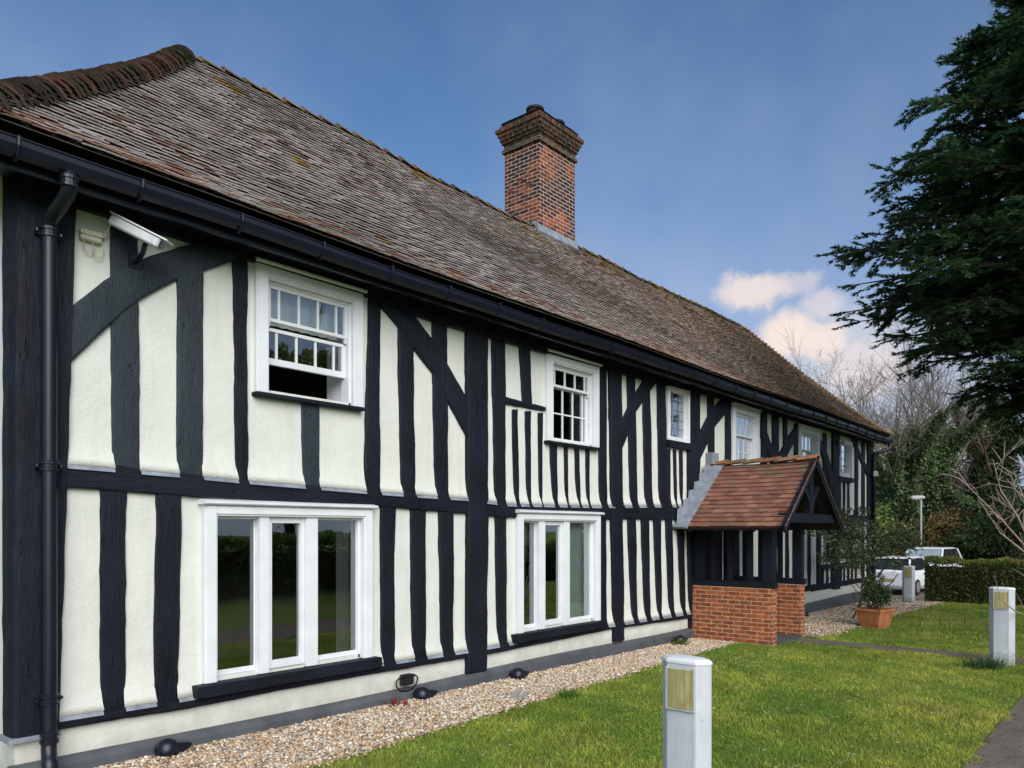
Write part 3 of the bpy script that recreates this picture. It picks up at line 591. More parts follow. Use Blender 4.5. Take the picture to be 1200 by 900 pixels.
for x0, x1 in ((2.0, 13.05), (14.75, HX1 + .06)):
    mb = MB(); n = 40; V, F = [], []
    for i in range(n + 1):
        x = x0 + (x1 - x0) * i / n; t = .03 + .015 * math.sin(x * .9); g = gz(x) - .05
        V += [(x, .005, t + .012), (x, -.055, t + .002), (x, -.095 + .006 * math.sin(x * 2.3), t - .045), (x, -.10, g)]
    for i in range(n):
        for k in range(3): F.append((i * 4 + k, i * 4 + k + 1, i * 4 + k + 5, i * 4 + k + 4))
    F += [(0, 1, 2, 3), (n * 4 + 3, n * 4 + 2, n * 4 + 1, n * 4)]
    H(mb.add(V, F).build('plinth', M['plinth']))

# ------------------------------------------------------------------ windows
def fr(mb, x0, x1, z0, z1, w, y0, y1, wt=None, wb=None):
    """rectangular frame, members butted"""
    wt = w if wt is None else wt; wb = w if wb is None else wb
    mb.box((x0, y0, z0), (x0 + w, y1, z1)); mb.box((x1 - w, y0, z0), (x1, y1, z1))
    if wt: mb.box((x0 + w, y0 + .001, z1 - wt), (x1 - w, y1 - .001, z1))
    if wb: mb.box((x0 + w, y0 + .001, z0), (x1 - w, y1 - .001, z0 + wb))
def pane(x0, x1, z0, z1, y, parent):
    sub(MB().add([(x0, y, z0), (x1, y, z0), (x1, y, z1), (x0, y, z1)], [(0, 1, 2, 3)]).build('pane', M['glass'], fixn=False), parent)
def casing(rect, cw, y=-.06, top=None):
    x0, x1, z0, z1 = rect; mb = MB(); top = cw if top is None else top
    fr(mb, x0, x1, z0, z1, cw, y, .05, top, .0)
    fr(mb, x0 + .018, x1 - .018, z0 + .002, z1 - .018, cw - .036, y - .014, y + .002, top - .036, 0)      # moulded face
    fr(mb, x0 + cw - .004, x1 - cw + .004, z0, z1 - top + .004, .03, .0, .13, .03, .03)                # linings
    mb.box((x0 + cw - .03, .131, z0), (x0 + cw, .42, z1 - top)); mb.box((x1 - cw, .131, z0), (x1 - cw + .03, .42, z1 - top)); mb.box((x0 + cw, .131, z0 - .03), (x1 - cw, .42, z0))   # reveal of the thick wall
    return H(mb.build('window', M['white'], bevel=.003))
def sill(win, x0, x1, z0, z1, y, m=None):
    sub(MB().box((x0, y, z0), (x1, .02, z1)).build('sill', m or M['timber_h'], bevel=.006), win)
def hood(win, x0, x1, z0, z1, y):
    sub(MB().prism([(.01, z0), (y + .012, z0), (y, z0 + .012), (y, z0 + .03), (-.02, z1), (.01, z1)], x0, x1, 0).build('drip_mould', M['white']), win)
def bars(mb, x0, x1, z0, z1, nx, nz, y, w=.022, margin=0):
    xs = [x0 + (x1 - x0) * i / nx for i in range(1, nx)] if not margin else [x0 + margin] + [x0 + margin + (x1 - x0 - 2 * margin) * i / (nx - 2) for i in range(1, nx - 2)] + [x1 - margin]
    for x in xs: mb.box((x - w / 2, y - .012, z0), (x + w / 2, y + .012, z1))
    for i in range(1, nz):
        z = z0 + (z1 - z0) * i / nz; e = [x0] + xs + [x1]
        for a, b in zip(e, e[1:]): mb.box((a + (w / 2 if a != x0 else 0), y - .011, z - w / 2), (b - (w / 2 if b != x1 else 0), y + .011, z + w / 2))
def sash(win, x0, x1, z0, z1, y, nx, nz, margin, bot=.05, st=.04, horns=False):
    mb = MB(); fr(mb, x0, x1, z0, z1, st, y - .02, y + .02, .035, bot); bars(mb, x0 + st, x1 - st, z0 + bot, z1 - .035, nx, nz, y, .022, margin)
    if horns:
        for x in (x0, x1 - st): mb.prism([(y - .024, z0 + .01), (y + .01, z0 + .01), (y + .01, z0 - .05), (y - .005, z0 - .05)], x + .002, x + st - .002, 0)
    s_ = sub(mb.build('sash', M['white'], bevel=.002), win); pane(x0 + st * .5, x1 - st * .5, z0 + bot * .5, z1 - .02, y + .003, s_)
def sash_window(key, mid, lower_z0, nu, nl, cw=.135, margin=.10, lip=True):
    x0, x1, z0, z1 = WIN[key]; w = casing((x0, x1, z0, z1), cw, -.055)
    a, b, t = x0 + cw + .026, x1 - cw - .026, z1 - cw - .026
    sash(w, a, b, mid - .02, t, .035, 5, nu, margin, .035, horns=True); sash(w, a, b, lower_z0, mid + .005 if lower_z0 < 3.2 else lower_z0 + (t - mid + .02), .078, 5, nl, margin, .065)
    sill(w, x0 - .02, x1 - .01, z0 - .042, z0 - .002, -.095); hood(w, x0 - .02, x1 + .02, z1 - .005, z1 + .04, -.10); return w
wa = sash_window('WA', 3.925, 3.49, 1, 1)
sash_window('W2U', 3.95, 3.13, 1, 2, .145, .07)
sash_window('W4', 3.83, 3.12, 1, 2, .15, .08); sash_window('W5', 3.83, 3.12, 1, 2, .16, .08)
def casement(key, lights, cw=.125):
    x0, x1, z0, z1 = WIN[key]; w = casing((x0, x1, z0, z1), cw, -.075, .105); zb, zt = z0 + .07, z1 - .105
    mb = MB()
    for a, b in lights['mull']: mb.box((a, -.05, z0 + .004), (b, .10, zt - .001))
    sub(mb.build('mullion', M['white'], bevel=.004), w)
    for i, (a, b) in enumerate(lights['panes']):
        mb = MB(); st = .045 if i == 1 else .012
        fr(mb, a + .002, b - .002, z0 + .035, zt - .003, st, -.02 if i == 1 else .03, .05, .06 if i == 1 else .012, .075 if i == 1 else .05)
        s_ = sub(mb.build('sash', M['white'], bevel=.003), w); pane(a + .01, b - .01, z0 + .05, zt - .01, .02 if i == 1 else .041, s_)
    sill(w, x0 - .10, x1 + .07, z0 - .115, z0 - .004, -.15); hood(w, x0 - .03, x1 + .03, z1 - .003, z1 + .05, -.13); return w
wb = casement('WB', dict(mull=[(4.11, 4.215), (4.64, 4.78)], panes=[(3.66, 4.11), (4.215, 4.64), (4.78, 5.36)]))
w2l = casement('W2L', dict(mull=[(8.49, 8.62), (9.07, 9.22)], panes=[(8.115, 8.49), (8.62, 9.07), (9.22, 9.875)]))
M['blind'] = m_plain('pale_blind', (.62, .70, .68), .8, .1, .1, 5)
def blind(x0, x1, z0, z1, y, w):
    mb = MB(); n = 26; V = [(x0 + (x1 - x0) * i / n, y + .018 * math.sin(i * 1.9), z) for i in range(n + 1) for z in (z0, z1)]
    mb.add(V, [(2 * i, 2 * i + 2, 2 * i + 3, 2 * i + 1) for i in range(n)]); sub(mb.build('curtain', M['blind'], fixn=False, smooth=True), w)
blind(9.2, 9.9, .50, 1.99, .20, w2l); blind(8.08, 8.62, 1.62, 2.0, .26, w2l)
blind(4.24, 5.2, 3.92, 4.33, .20, wa)
def fixed(key, cw, nx, nz, name='leaded'):
    x0, x1, z0, z1 = WIN[key]; w = casing((x0, x1, z0, z1), cw, -.05); mb = MB(); a, b, c, d = x0 + cw, x1 - cw, z0 + cw * .9, z1 - cw
    mb.box((a, -.03, z0 + .002), (b, .06, c)); sub(mb.build('sash', M['white'], bevel=.003), w)
    g = MB(); bars(g, a, b, c, d, nx, nz, .032, .010); l = sub(g.build('glazing_bars', M['lead']), w); pane(a - .01, b + .01, c - .01, d + .01, .034, l)
    sill(w, x0 - .02, x1 + .02, z0 - .13, z0 - .004, -.085); return w
fixed('W3', .085, 3, 5); fixed('W6', .12, 3, 4); 
w7 = fixed('W7', .09, 8, 2)

# ------------------------------------------------------------------ roof
EY, EZ, RY, RZ = -.46, 4.68, 2.7, 7.82
SL = math.hypot(RY - EY, RZ - EZ)
XL0, XR0, RX0, RX1 = 1.58, 25.3, 4.76, 21.7         # eaves corners, ridge ends
def prof(s):
    """s 0..1 up the slope -> (y, z); the slope sags and kicks out at the eaves"""
    sag = -.085 * math.sin(math.pi * s) + .05 * max(0, 1 - s / .18) ** 2
    y, z = EY + (RY - EY) * s, EZ + (RZ - EZ) * s
    return y - sag * .70, z + sag * .71
def dip(x, s): return s * (-.05 * math.sin((x - RX0) / (RX1 - RX0) * math.pi) + .018 * math.sin(x * 1.1) + .012 * math.sin(x * 2.7)) + .012 * math.sin(x * .8 + 3 * s)
def hipx(s): return XL0 + (RX0 - XL0) * s, XR0 + (RX1 - XR0) * s
def roof_base():
    mb = MB(); n, m = 40, 16; V, F = [], []
    for j in range(m + 1):
        s = j / m; y, z = prof(s); a, b = hipx(s)
        for i in range(n + 1): x = a + (b - a) * i / n; V.append((x, y, z + dip(x, s) - .012))
    for j in range(m):
        for i in range(n): q = j * (n + 1) + i; F.append((q, q + 1, q + n + 2, q + n + 1))
    mb.add(V, F, (.10, .085, .075))
    zr = RZ - .03; bk = 2 * RY - EY
    mb.add([(XL0, EY, EZ), (XL0, bk, EZ), (RX0, RY, zr)], [(0, 2, 1)], (.16, .12, .10)); mb.add([(XR0, EY, EZ), (XR0, bk, EZ), (RX1, RY, zr)], [(0, 1, 2)], (.16, .12, .10))
    mb.add([(XL0, bk, EZ), (XR0, bk, EZ), (RX1, RY, zr), (RX0, RY, zr)], [(0, 3, 2, 1)], (.16, .12, .10))
    return mb
def smooth_noise(x, y, k): return .5 * (math.sin(x * 1.3 + k) * math.cos(y * 1.7 + 2 * k) + math.sin(x * .61 - y * .9 + 3 * k) * math.cos(x * 2.3 + y * 3.1 + k))
def main_tiles(mb):
    gauge, tw = .098, .168; rows = int(SL / gauge); V, F, C = [], [], []
    for r in range(rows):
        s0, s1 = r / rows, min(1, (r + 1.35) / rows); a, b = hipx(s0); x = a + (.5 if r % 2 else 0) * tw - tw * .5
        y0, z0 = prof(s0); y1, z1 = prof(s1); ny, nz = -(z1 - z0), (y1 - y0); l = math.hypot(ny, nz); ny, nz = ny / l, nz / l
        while x < b:
            x0, x1 = max(x + .003, a), min(x + tw - .003, b); x += tw
            if x1 - x0 < .03: continue
            xm = (x0 + x1) / 2; lift = .040 + random.uniform(-.004, .006); tilt = random.uniform(-.004, .004); th = .013; sl = random.uniform(-.006, .006)
            d0, d1 = dip(xm, s0), dip(xm, s1); q = len(V)
            for xx, sg in ((x0, -1), (x1, 1)):
                for h in (lift + sg * tilt, lift - th + sg * tilt): V.append((xx, y0 + ny * h - (y1 - y0) / l * sl, z0 + nz * h + d0 - (z1 - z0) / l * sl))
                V.append((xx, y1 + ny * .004, z1 + nz * .004 + d1))
            # 0 L top,1 L under,2 L head,3 R top,4 R under,5 R head
            F += [(q, q + 3, q + 5, q + 2), (q + 1, q + 4, q + 3, q), (q + 1, q, q + 2), (q + 4, q + 5, q + 3)]
            t = random.random(); far = min(1, max(0, (xm - 8) / 14))
            c = np.array((.47, .43, .42)) * (1 - far) + np.array((.46, .35, .27)) * far
            nn = smooth_noise(xm, s0 * 6, .4); c = c * (1 + .10 * nn); mo = smooth_noise(xm * .45, s0 * 3.1, 1.7); c = c * (1 - .35 * min(1, max(0, (mo - .12) * 4)) * random.uniform(.3, 1))
            if t < .12: c = c * np.array((.84, .81, .81))
            elif t < .13: c = np.array((.33, .21, .17))
            elif t < .22: c = c * 1.05
            if s0 < .10 and random.random() < .35: c = np.array((.33, .19, .15))
            if nn > .45 and random.random() < .3: c = np.array((.31, .21, .18))
            lich = smooth_noise(xm * 1.7, s0 * 9, 2.1) + .5 * (s0 > .86) - .75 + .35 * far * (s0 > .5)
            if random.random() < lich * .9: c = np.array((.40, .28, .09)) * random.uniform(.7, 1.2)
            c = c * random.uniform(.94, 1.07); C += [tuple(c)] * 6
    b0 = len(mb.v); mb.v += V; mb.f += [tuple(i + b0 for i in f) for f in F]; mb.c += C
rb = roof_base(); main_tiles(rb)
roof = H(rb.build('roof', M['tile'], fixn=False))
# bonnet tiles down the hip, ridge tiles along the top
def saddle_row(name, P, step, r, flare, col, m, up=(0, 0, 1), n=7, arc=2.3, parent=None, squash=1):
    """overlapping half-round tiles along the polyline P"""
    P = [np.array(p, float) for p in P]; d = np.cumsum([0] + [np.linalg.norm(b - a) for a, b in zip(P, P[1:])]); k = int(d[-1] / step); mb = MB()
    at = lambda t: np.array([np.interp(t, d, [p[i] for p in P]) for i in range(3)])
    for i in range(k):
        a, b = at(d[-1] * i / k), at(d[-1] * min(1, (i + 1.25) / k)); ax = b - a; ax /= np.linalg.norm(ax); u = np.array(up, float); sd_ = np.cross(ax, u); sd_ /= np.linalg.norm(sd_); u = np.cross(sd_, ax)
        V, F = [], []; j = random.uniform(-.012, .012); rr = r * random.uniform(.93, 1.07)
        for c, q, hh in ((a, rr * flare, .012), (a, rr * flare - .018, .0), (b, rr * .86, -.012)):
            for e in range(n):
                t = -arc / 2 + arc * e / (n - 1); V.append(c + sd_ * (math.sin(t) * q + j) + u * (math.cos(t) * q * squash - rr * .62 * squash + hh))
        for e in range(n - 1): F += [(e, e + 1, 2 * n + e + 1, 2 * n + e), (n + e, n + e + 1, e + 1, e)]
        cc = np.array(col[random.randrange(len(col))]) * random.uniform(.7, 1.25); mb.add(V, F, tuple(cc))
    return mb.build(name, m, fixn=False)
hp = []
for j in range(25):
    s = j / 24; y, z = prof(s); hp.append((hipx(s)[0] - .02, y - .01, z + .03 + dip(hipx(s)[0], s)))
sub(saddle_row('hip_tiles', hp, .115, .17, 1.22, [(.085, .048, .042), (.065, .042, .038), (.05, .045, .035), (.11, .062, .05), (.055, .05, .035)], M['moss'], arc=2.7), roof)
hp2 = [(hipx(j / 12)[1] + .02, prof(j / 12)[0], prof(j / 12)[1] + .03) for j in range(13)]
sub(saddle_row('hip_tiles', hp2, .13, .12, 1.2, [(.20, .13, .08), (.24, .17, .10)], M['moss'], arc=2.6), roof)
rp = [(x, RY, RZ + dip(x, 1) + .02) for x in np.linspace(RX0 - .12, RX1, 30)]
sub(saddle_row('ridge_tiles', rp, .30, .115, 1.04, [(.16, .12, .10), (.22, .15, .08), (.13, .11, .09), (.19, .14, .09)], M['moss'], arc=2.5), roof)
sub(MB().tube([(RX0 - .06, RY, RZ - .06), (RX0 - .05, RY, RZ + .04), (RX0 - .07, RY, RZ + .10)], [.11, .07, .015], 9, col=(.09, .05, .035)).build('finial_tile', M['moss'], smooth=True), roof)
# eaves: fascia, soffit, gutter with brackets, downpipes
H(MB().box((XL0 + .06, -.41, 4.425), (XR0 - .06, -.375, 4.655)).build('fascia', M['pvc'], bevel=.004))
H(MB().box((XL0 + .06, -.374, 4.50), (XR0 - .06, -.08, 4.52)).build('soffit', M['pvc']))
H(MB().box((XL0 + .06, -.374, 4.425), (XL0 + .09, 5.8, 4.655)).build('fascia', M['pvc']))
def gutter():
    mb = MB(); n = 90; sec = [(-.43, 4.60), (-.425, 4.535), (-.45, 4.485), (-.495, 4.468), (-.535, 4.492), (-.555, 4.545), (-.553, 4.585), (-.565, 4.592), (-.565, 4.600), (-.545, 4.600), (-.545, 4.545), (-.495, 4.482), (-.45, 4.50), (-.44, 4.60)]; V, F = [], []; k = len(sec)
    for i in range(n + 1):
        x = XL0 + .0 + (XR0 - XL0) * i / n; dz = .012 * math.sin(x * .7) + .006 * math.sin(x * 2.1)
        V += [(x, y, z + dz) for y, z in sec]
    for i in range(n):
        for j in range(k): F.append((i * k + j, i * k + (j + 1) % k, (i + 1) * k + (j + 1) % k, (i + 1) * k + j))
    F += [tuple(range(k))[::-1], tuple(n * k + j for j in range(k))]
    return H(mb.add(V, F).build('gutter', M['pvc']))
gut = gutter()
x = XL0 + .32; first = None
while x < XR0 - .1:
    if first is None:
        mb = MB(); mb.tube([(0, -.42, 4.60), (0, -.418, 4.53), (0, -.448, 4.475), (0, -.497, 4.458), (0, -.542, 4.485), (0, -.566, 4.545), (0, -.572, 4.60)], .011, 6); mb.box((-.012, -.576, 4.585), (.012, -.545, 4.612))
        first = sub(mb.build('gutter_bracket', M['pvc']), gut); first.location.x = x
    else:
        c = first.copy(); COL.objects.link(c); c.location.x = x
    x += .86
def collar(p, r, h, ear=True):
    mb = MB(); mb.lathe([(r, 0), (r + .012, .006), (r + .012, h * .3), (r + .004, h * .36), (r + .004, h * .62), (r + .012, h * .68), (r + .012, h - .006), (r, h)], p, 16)
    if ear:
        for sx in (-1, 1): mb.box((p[0] + sx * (r + .005) - .03, p[1] + .02, p[2] + h * .25), (p[0] + sx * (r + .005) + .03, p[1] + .045, p[2] + h * .75)); mb.lathe([(.014, 0), (.014, .02)], (p[0] + sx * (r + .03), p[1] + .0, p[2] + h * .4), 8)
    return mb.build('pipe_collar', M['pvc'])
def downpipe():
    X, Y = 2.245, -.125; r = .055
    pts = [(X + .01, -.49, 4.50), (X + .01, -.49, 4.42), (X + .01, -.475, 4.375), (X + .01, -.43, 4.34), (X, -.2, 4.26), (X, -.145, 4.23), (X, Y, 4.18), (X, Y, 4.05), (X, Y, .22), (X - .005, Y - .005, .16), (X - .02, Y - .06, .08), (X - .04, Y - .15, .0)]
    dp = H(MB().tube(pts, r, 16).build('downpipe', M['pvc'], smooth=True))
    sub(collar((X + .01, -.49, 4.385), r, .09, False), dp)
    for z in (4.10, 2.30, .50): sub(collar((X, Y, z), r, .085), dp)
    sub(collar((X, Y, .20), r, .10, False), dp)
    X = 24.78; pts = [(XR0 - .15, -.49, 4.50), (XR0 - .15, -.49, 4.38), (XR0 - .2, -.47, 4.30), (X + .1, -.25, 4.18), (X, -.13, 4.10), (X, -.13, 3.9), (X, -.13, -.1)]
    d2 = H(MB().tube(pts, r, 12).build('downpipe', M['pvc'], smooth=True))
    for z in (3.95, 2.3, .6): sub(collar((X, -.13, z), r, .085), d2)
downpipe()
# chimney: shaft, corbelled head, pots, blind arch, flashing
def chimney():
    x0, x1, y0, y1 = 11.77, 12.97, 2.52, 3.40; mb = MB()
    g = lambda e, a, b: mb.box((x0 - e, y0 - e, a), (x1 + e, y1 + e, b))
    g(.045, 9.42, 9.485); g(.01, 9.485, 9.60); g(.05, 9.60, 9.665)
    for i in range(9):        # dentils
        for (yy, s) in ((y0, -1), (y1, 1)):
            a = x0 - .05 + i * (1.3 - .115) / 8; mb.box((a, min(yy, yy + s * .09), 9.665), (a + .115, max(yy, yy + s * .09), 9.74))
    for i in range(7):
        for (xx, s) in ((x0, -1), (x1, 1)):
            a = y0 - .05 + i * (.98 - .115) / 6; mb.box((min(xx, xx + s * .09), a, 9.666), (max(xx, xx + s * .09), a + .115, 9.739))
    mb.box((x0, y0, 9.42), (x1, y1, 9.74)); g(.105, 9.74, 9.815); g(.14, 9.815, 9.89); g(.075, 9.89, 9.965)
    head = mb; ch = H(MB().box((x0, y0, 6.8), (x1, y1, 9.419)).build('chimney', M['brick_old'], bevel=.004)); sub(head.build('corbelled_head', M['brick_soot'], bevel=.006), ch)
    cap = MB(); cap.box((x0 - .05, y0 - .05, 9.965), (x1 + .05, y1 + .05, 10.03), (.05, .05, .035), .012); cap.box((x0 + .02, y0 + .02, 10.03), (x1 - .02, y1 - .02, 10.09), (.045, .05, .03), .015)
    sub(cap.build('mossy_cap', M['moss'], bevel=.01), ch)
    for px in (x0 + .28, x1 - .22):
        sub(MB().lathe([(.17, 0), (.15, .05), (.15, .13), (.18, .15), (.18, .19), (.13, .20), (.12, .05)], (px, (y0 + y1) / 2 - .12, 10.07), 14, (.05, .035, .03)).build('chimney_pot', M['moss']), ch)
    a = MB()
    for k in range(9):
        t = math.pi * (k + .5) / 9; c, s = math.cos(t), math.sin(t); yc, zc = (y0 + y1) / 2 + .02, 8.62; dd = .030
        P = []
        for r, off in ((.17, -dd), (.17, dd), (.31, dd * 1.7), (.31, -dd * 1.7)): P.append((yc + c * r - s * off, zc + s * r + c * off))
        a.prism(P, x0 - .02, x0 + .02, 0)
    sub(a.build('blind_arch', M['brick_old']), ch)
    f = MB(); f.prism([(y0 - .05, 7.64), (y0 - .008, 7.80), (y0 - .002, 7.80), (y0 - .002, 7.60)], x0 - .06, x1 + .06, 0); f.box((x1 + .004, y0, 7.66), (x1 + .03, y1, 7.98)); f.box((x0 - .02, y0, 7.7), (x0 - .003, y1, 7.86))
    sub(f.build('flashing', M['lead']), ch)
chimney()

# ------------------------------------------------------------------ porch (part of the house)
def porch():
    g = -.30; xa, xb, yf = 13.10, 14.72, -1.56; cx, ez, rz, hw, yo = 13.95, 1.90, 3.10, 1.50, -2.05
    fm = MB()   # beams of the frame
    for x in (xa + .02, xb - .17): fm.box((x, yf, 1.84), (x + .15, -.03, 1.99)); fm.box((x - .02, yf - .03, .825), (x + .20, -.03, .93))
    fm.box((cx - 1.30, -1.98, 1.975), (cx + 1.30, -1.84, 2.135))
    p = H(fm.build('porch', M['timber_h'], bevel=.006))
    w = MB(); w.box((xa, yf, g), (xa + .22, -.02, .825)); sub(w.build('dwarf_wall', M['brick']), p)
    w = MB(); w.box((xb - .22, yf, g), (xb, -.02, .825)); sub(w.build('dwarf_wall', M['brick']), p)
    for x in (xa + .02, xb - .19):
        for y in (yf, -.24):
            sub(MB().box((x, y, .931), (x + .17, y + .17, 1.84)).build('post', M['timber_v'], bevel=.008), p)
        for y in (-1.18, -.80, -.48): sub(MB().box((x + .04, y, .931), (x + .11, y + .09, 1.84)).build('baluster', M['timber_v'], bevel=.004), p)
    for sx in (-1, 1):
        sub(MB().bar((cx + sx * (hw + .03), yo + .03, ez - .035), (cx + sx * .0, yo + .03, rz - .0), .035, .17, (0, -1, 0) if 0 else (0, 0, 1)).build('bargeboard', M['timber_h']), p)
    k = MB(); k.box((cx - .09, -1.96, 2.136), (cx + .09, -1.86, 2.86)); sub(k.build('king_post', M['timber_v'], bevel=.005), p)
    for sx in (-1, 1):
        pts = [(cx + sx * (.07 + .40 * t), -1.91, 2.26 + .40 * t ** .55) for t in (0, .12, .3, .55, .8, 1)]
        b = MB()
        for a_, b_ in zip(pts, pts[1:]): b.bar(a_, b_, .085, .09, (0, 1, 0))
        sub(b.build('curved_strut', M['timber_v']), p)
        r = MB()
        for y in (-.3, -.8, -1.3, -1.8): r.bar((cx + sx * (hw - .07), y, ez - .06), (cx + sx * .05, y, rz - .16), .06, .08)
        sub(r.build('rafters', M['timber_h']), p)
    t = MB(); rows = 15
    for sx in (-1, 1):
        L = math.hypot(hw, rz - ez); nx, nz = sx * (rz - ez) / L, hw / L
        t.add([(cx + sx * hw, -.0, ez - .02), (cx + sx * hw, yo, ez - .02), (cx, yo, rz - .02), (cx, 0, rz - .02)], [(0, 1, 2, 3)], (.06, .04, .03))
        t.add([(cx + sx * (hw - .02), -.0, ez - .05), (cx + sx * (hw - .02), yo + .05, ez - .05), (cx, yo + .05, rz - .06), (cx, 0, rz - .06)], [(0, 1, 2, 3)], (.05, .035, .03))
        for r in range(rows):
            s0, s1 = r / rows, min(1, (r + 1.3) / rows); off = (r % 2) * .5 * .168; y = yo - off
            while y < -.02:
                ya, yb = max(y + .002, yo), min(y + .166, -.0); y += .168
                if yb - ya < .02: continue
                lf = .028 + random.uniform(-.005, .005); P = []
                for yy in (ya, yb):
                    for (s, h) in ((s0, lf), (s0, lf - .016), (s1, .004)):
                        P.append((cx + sx * hw * (1 - s) + nx * h, yy, ez + (rz - ez) * s + nz * h + .02 * math.sin(yy * 1.5) * s))
                c = np.array(random.choice([(.22, .10, .072), (.25, .11, .075), (.19, .085, .065), (.21, .115, .085), (.28, .14, .095)])) * random.uniform(.85, 1.12)
                if r > 11 and random.random() < .3: c = np.array((.15, .11, .06))
                t.add(P, [(0, 3, 5, 2), (1, 4, 3, 0), (1, 0, 2), (4, 5, 3)], tuple(c))
    rf = sub(t.build('porch_roof', M['tile'], fixn=False), p)
    rd = saddle_row('ridge_tiles', [(cx, yo - .02, rz + .045), (cx, -.03, rz + .045)], .30, .12, 1.03, [(.30, .13, .07), (.22, .14, .08), (.26, .17, .09)], M['moss'], arc=2.4); sub(rd, p)
    f = MB(); L = math.hypot(hw, rz - ez); nx, nz = -(rz - ez) / L, hw / L
    for (ya, yb, h) in ((-.30, -.005, .045),):
        P = [(cx - hw - .03, ez - .03), (cx - .02, rz)]; f.add([(P[0][0] + nx * h, ya, P[0][1] + nz * h), (P[0][0] + nx * h, yb, P[0][1] + nz * h), (P[1][0] + nx * h, yb, P[1][1] + nz * h), (P[1][0] + nx * h, ya, P[1][1] + nz * h),
            (P[0][0], ya, P[0][1]), (P[0][0], yb, P[0][1]), (P[1][0], yb, P[1][1]), (P[1][0], ya, P[1][1])], [(0, 1, 2, 3), (0, 3, 7, 4), (0, 4, 5, 1), (3, 2, 6, 7)])
    for i in range(7):      # stepped upstand on the wall
        s0, s1 = i / 7, (i + 1.12) / 7; xa_, xb_ = cx - hw * (1 - s0), cx - hw * (1 - s1); za = ez + (rz - ez) * s0; zb = ez + (rz - ez) * s1
        f.add([(xa_, -.086 - .002 * (i % 2), za), (xb_, -.086 - .002 * (i % 2), zb), (xb_, -.086 - .002 * (i % 2), zb + .17), (xa_ + .02, -.086 - .002 * (i % 2), zb + .14), (xa_, -.086 - .002 * (i % 2), za + .17)], [(0, 1, 2, 3, 4)])
    f.box((cx - .2, -.14, rz + .02), (cx + .1, -.02, rz + .24))
    sub(f.build('flashing', M['lead']), p)
    d = MB(); d.box((13.58, -.035, -.15), (14.42, .0, 1.95)); 
    for i in range(6): d.box((13.59 + i * .138, -.052, -.14), (13.59 + i * .138 + .13, -.036, 1.94))
    dr = sub(d.build('door', M['timber_v'], bevel=.004), p)
    s_ = MB(); s_.box((xa + .23, yf - .05, gz(13.8) - .1), (xb - .23, -.06, gz(13.8) + .045)); sub(s_.build('step', M['plinth'], bevel=.01), p)
porch()
# ------------------------------------------------------------------ small things on and beside the house
def camera_cctv():
    r = empty('security_camera', (2.92, -.05, 4.15)); tag(r, 'white weatherproof security camera on a black bracket under the eaves', 'security camera')
    inv = Matrix.Translation((-2.92, .05, -4.15))
    def ch(o): o.parent = r; o.matrix_parent_inverse = inv; return o
    a, b = Vector((2.70, -.16, 4.37)), Vector((2.955, -.46, 4.17)); d = (b - a).normalized()
    mb = MB(); mb.bar(a, b, .105, .075); ch(mb.build('housing', M['bollard'], bevel=.008))
    up = Vector((0, 0, 1)); up = (up - d * up.dot(d)).normalized()
    mb = MB(); mb.bar(a - d * .02 + up * .048, b + d * .06 + up * .048, .125, .012); h = ch(mb.build('sun_shield', M['white'], bevel=.003))
    mb = MB(); mb.tube([b - d * .002, b + d * .012], .030, 12); ch(mb.build('lens', M['carglass']))
    mb = MB(); mb.tube([(2.93, -.03, 4.12), (2.93, -.10, 4.12), (2.915, -.22, 4.15), (2.90, -.30, 4.20)], .022, 8); mb.box((2.88, -.055, 4.06), (2.98, -.035, 4.18)); ch(mb.build('bracket', M['pvc']))
    j = empty('junction_box', (2.60, 0, 4.22)); tag(j, 'small cream cable junction box with two loose cable loops near the camera', 'junction box')
    jinv = Matrix.Translation((-2.60, 0, -4.22))
    def cj(o): o.parent = j; o.matrix_parent_inverse = jinv; return o
    M['cream'] = m_plain('cream_plastic', (.55, .55, .43), .5, .1, .05)
    mb = MB(); mb.box((2.50, -.055, 4.195), (2.66, -.002, 4.275)); cj(mb.build('box', M['cream'], bevel=.006))
    mb = MB(); mb.box((2.492, -.062, 4.235), (2.668, -.056, 4.280)); cj(mb.build('lid', M['cream'], bevel=.003))
    mb = MB()
    for x, dz in ((2.53, .10), (2.60, .12)): mb.tube([(x, -.03, 4.195), (x - .005, -.04, 4.15), (x + .02, -.045, 4.195 - dz), (x + .06, -.045, 4.195 - dz + .01), (x + .08, -.04, 4.16), (x + .085, -.03, 4.13)], .0045, 5)
    mb.tube([(2.66, -.03, 4.23), (2.69, -.06, 4.28), (2.70, -.13, 4.35)], .005, 5); cj(mb.build('cable', M['cream']))
camera_cctv()
def wall_lamp(loc, label):
    r = empty('wall_lamp', loc); tag(r, label, 'wall lamp')
    a = MB().box((-.05, -.03, -.06), (.05, -.0, .06)).box((-.02, -.10, -.03), (.02, -.03, .0)).build('bracket', M['pvc'], r, bevel=.004)
    MB().prism([(-.10, -.07), (-.20, -.05), (-.17, .09), (-.10, .09)], -.09, .09, 0).build('lamp_head', M['white'], r, bevel=.006)
    MB().add([(-.08, -.1985, -.043), (.08, -.1985, -.043), (.08, -.176, .08), (-.08, -.176, .08)], [(0, 1, 2, 3)]).build('lens', M['lens'], r, fixn=False)
wall_lamp((21.62, -.07, 4.22), 'small white floodlight beside the end upstairs window under the eaves')
wall_lamp((24.62, -.09, 3.52), 'small white floodlight halfway up the far corner post')
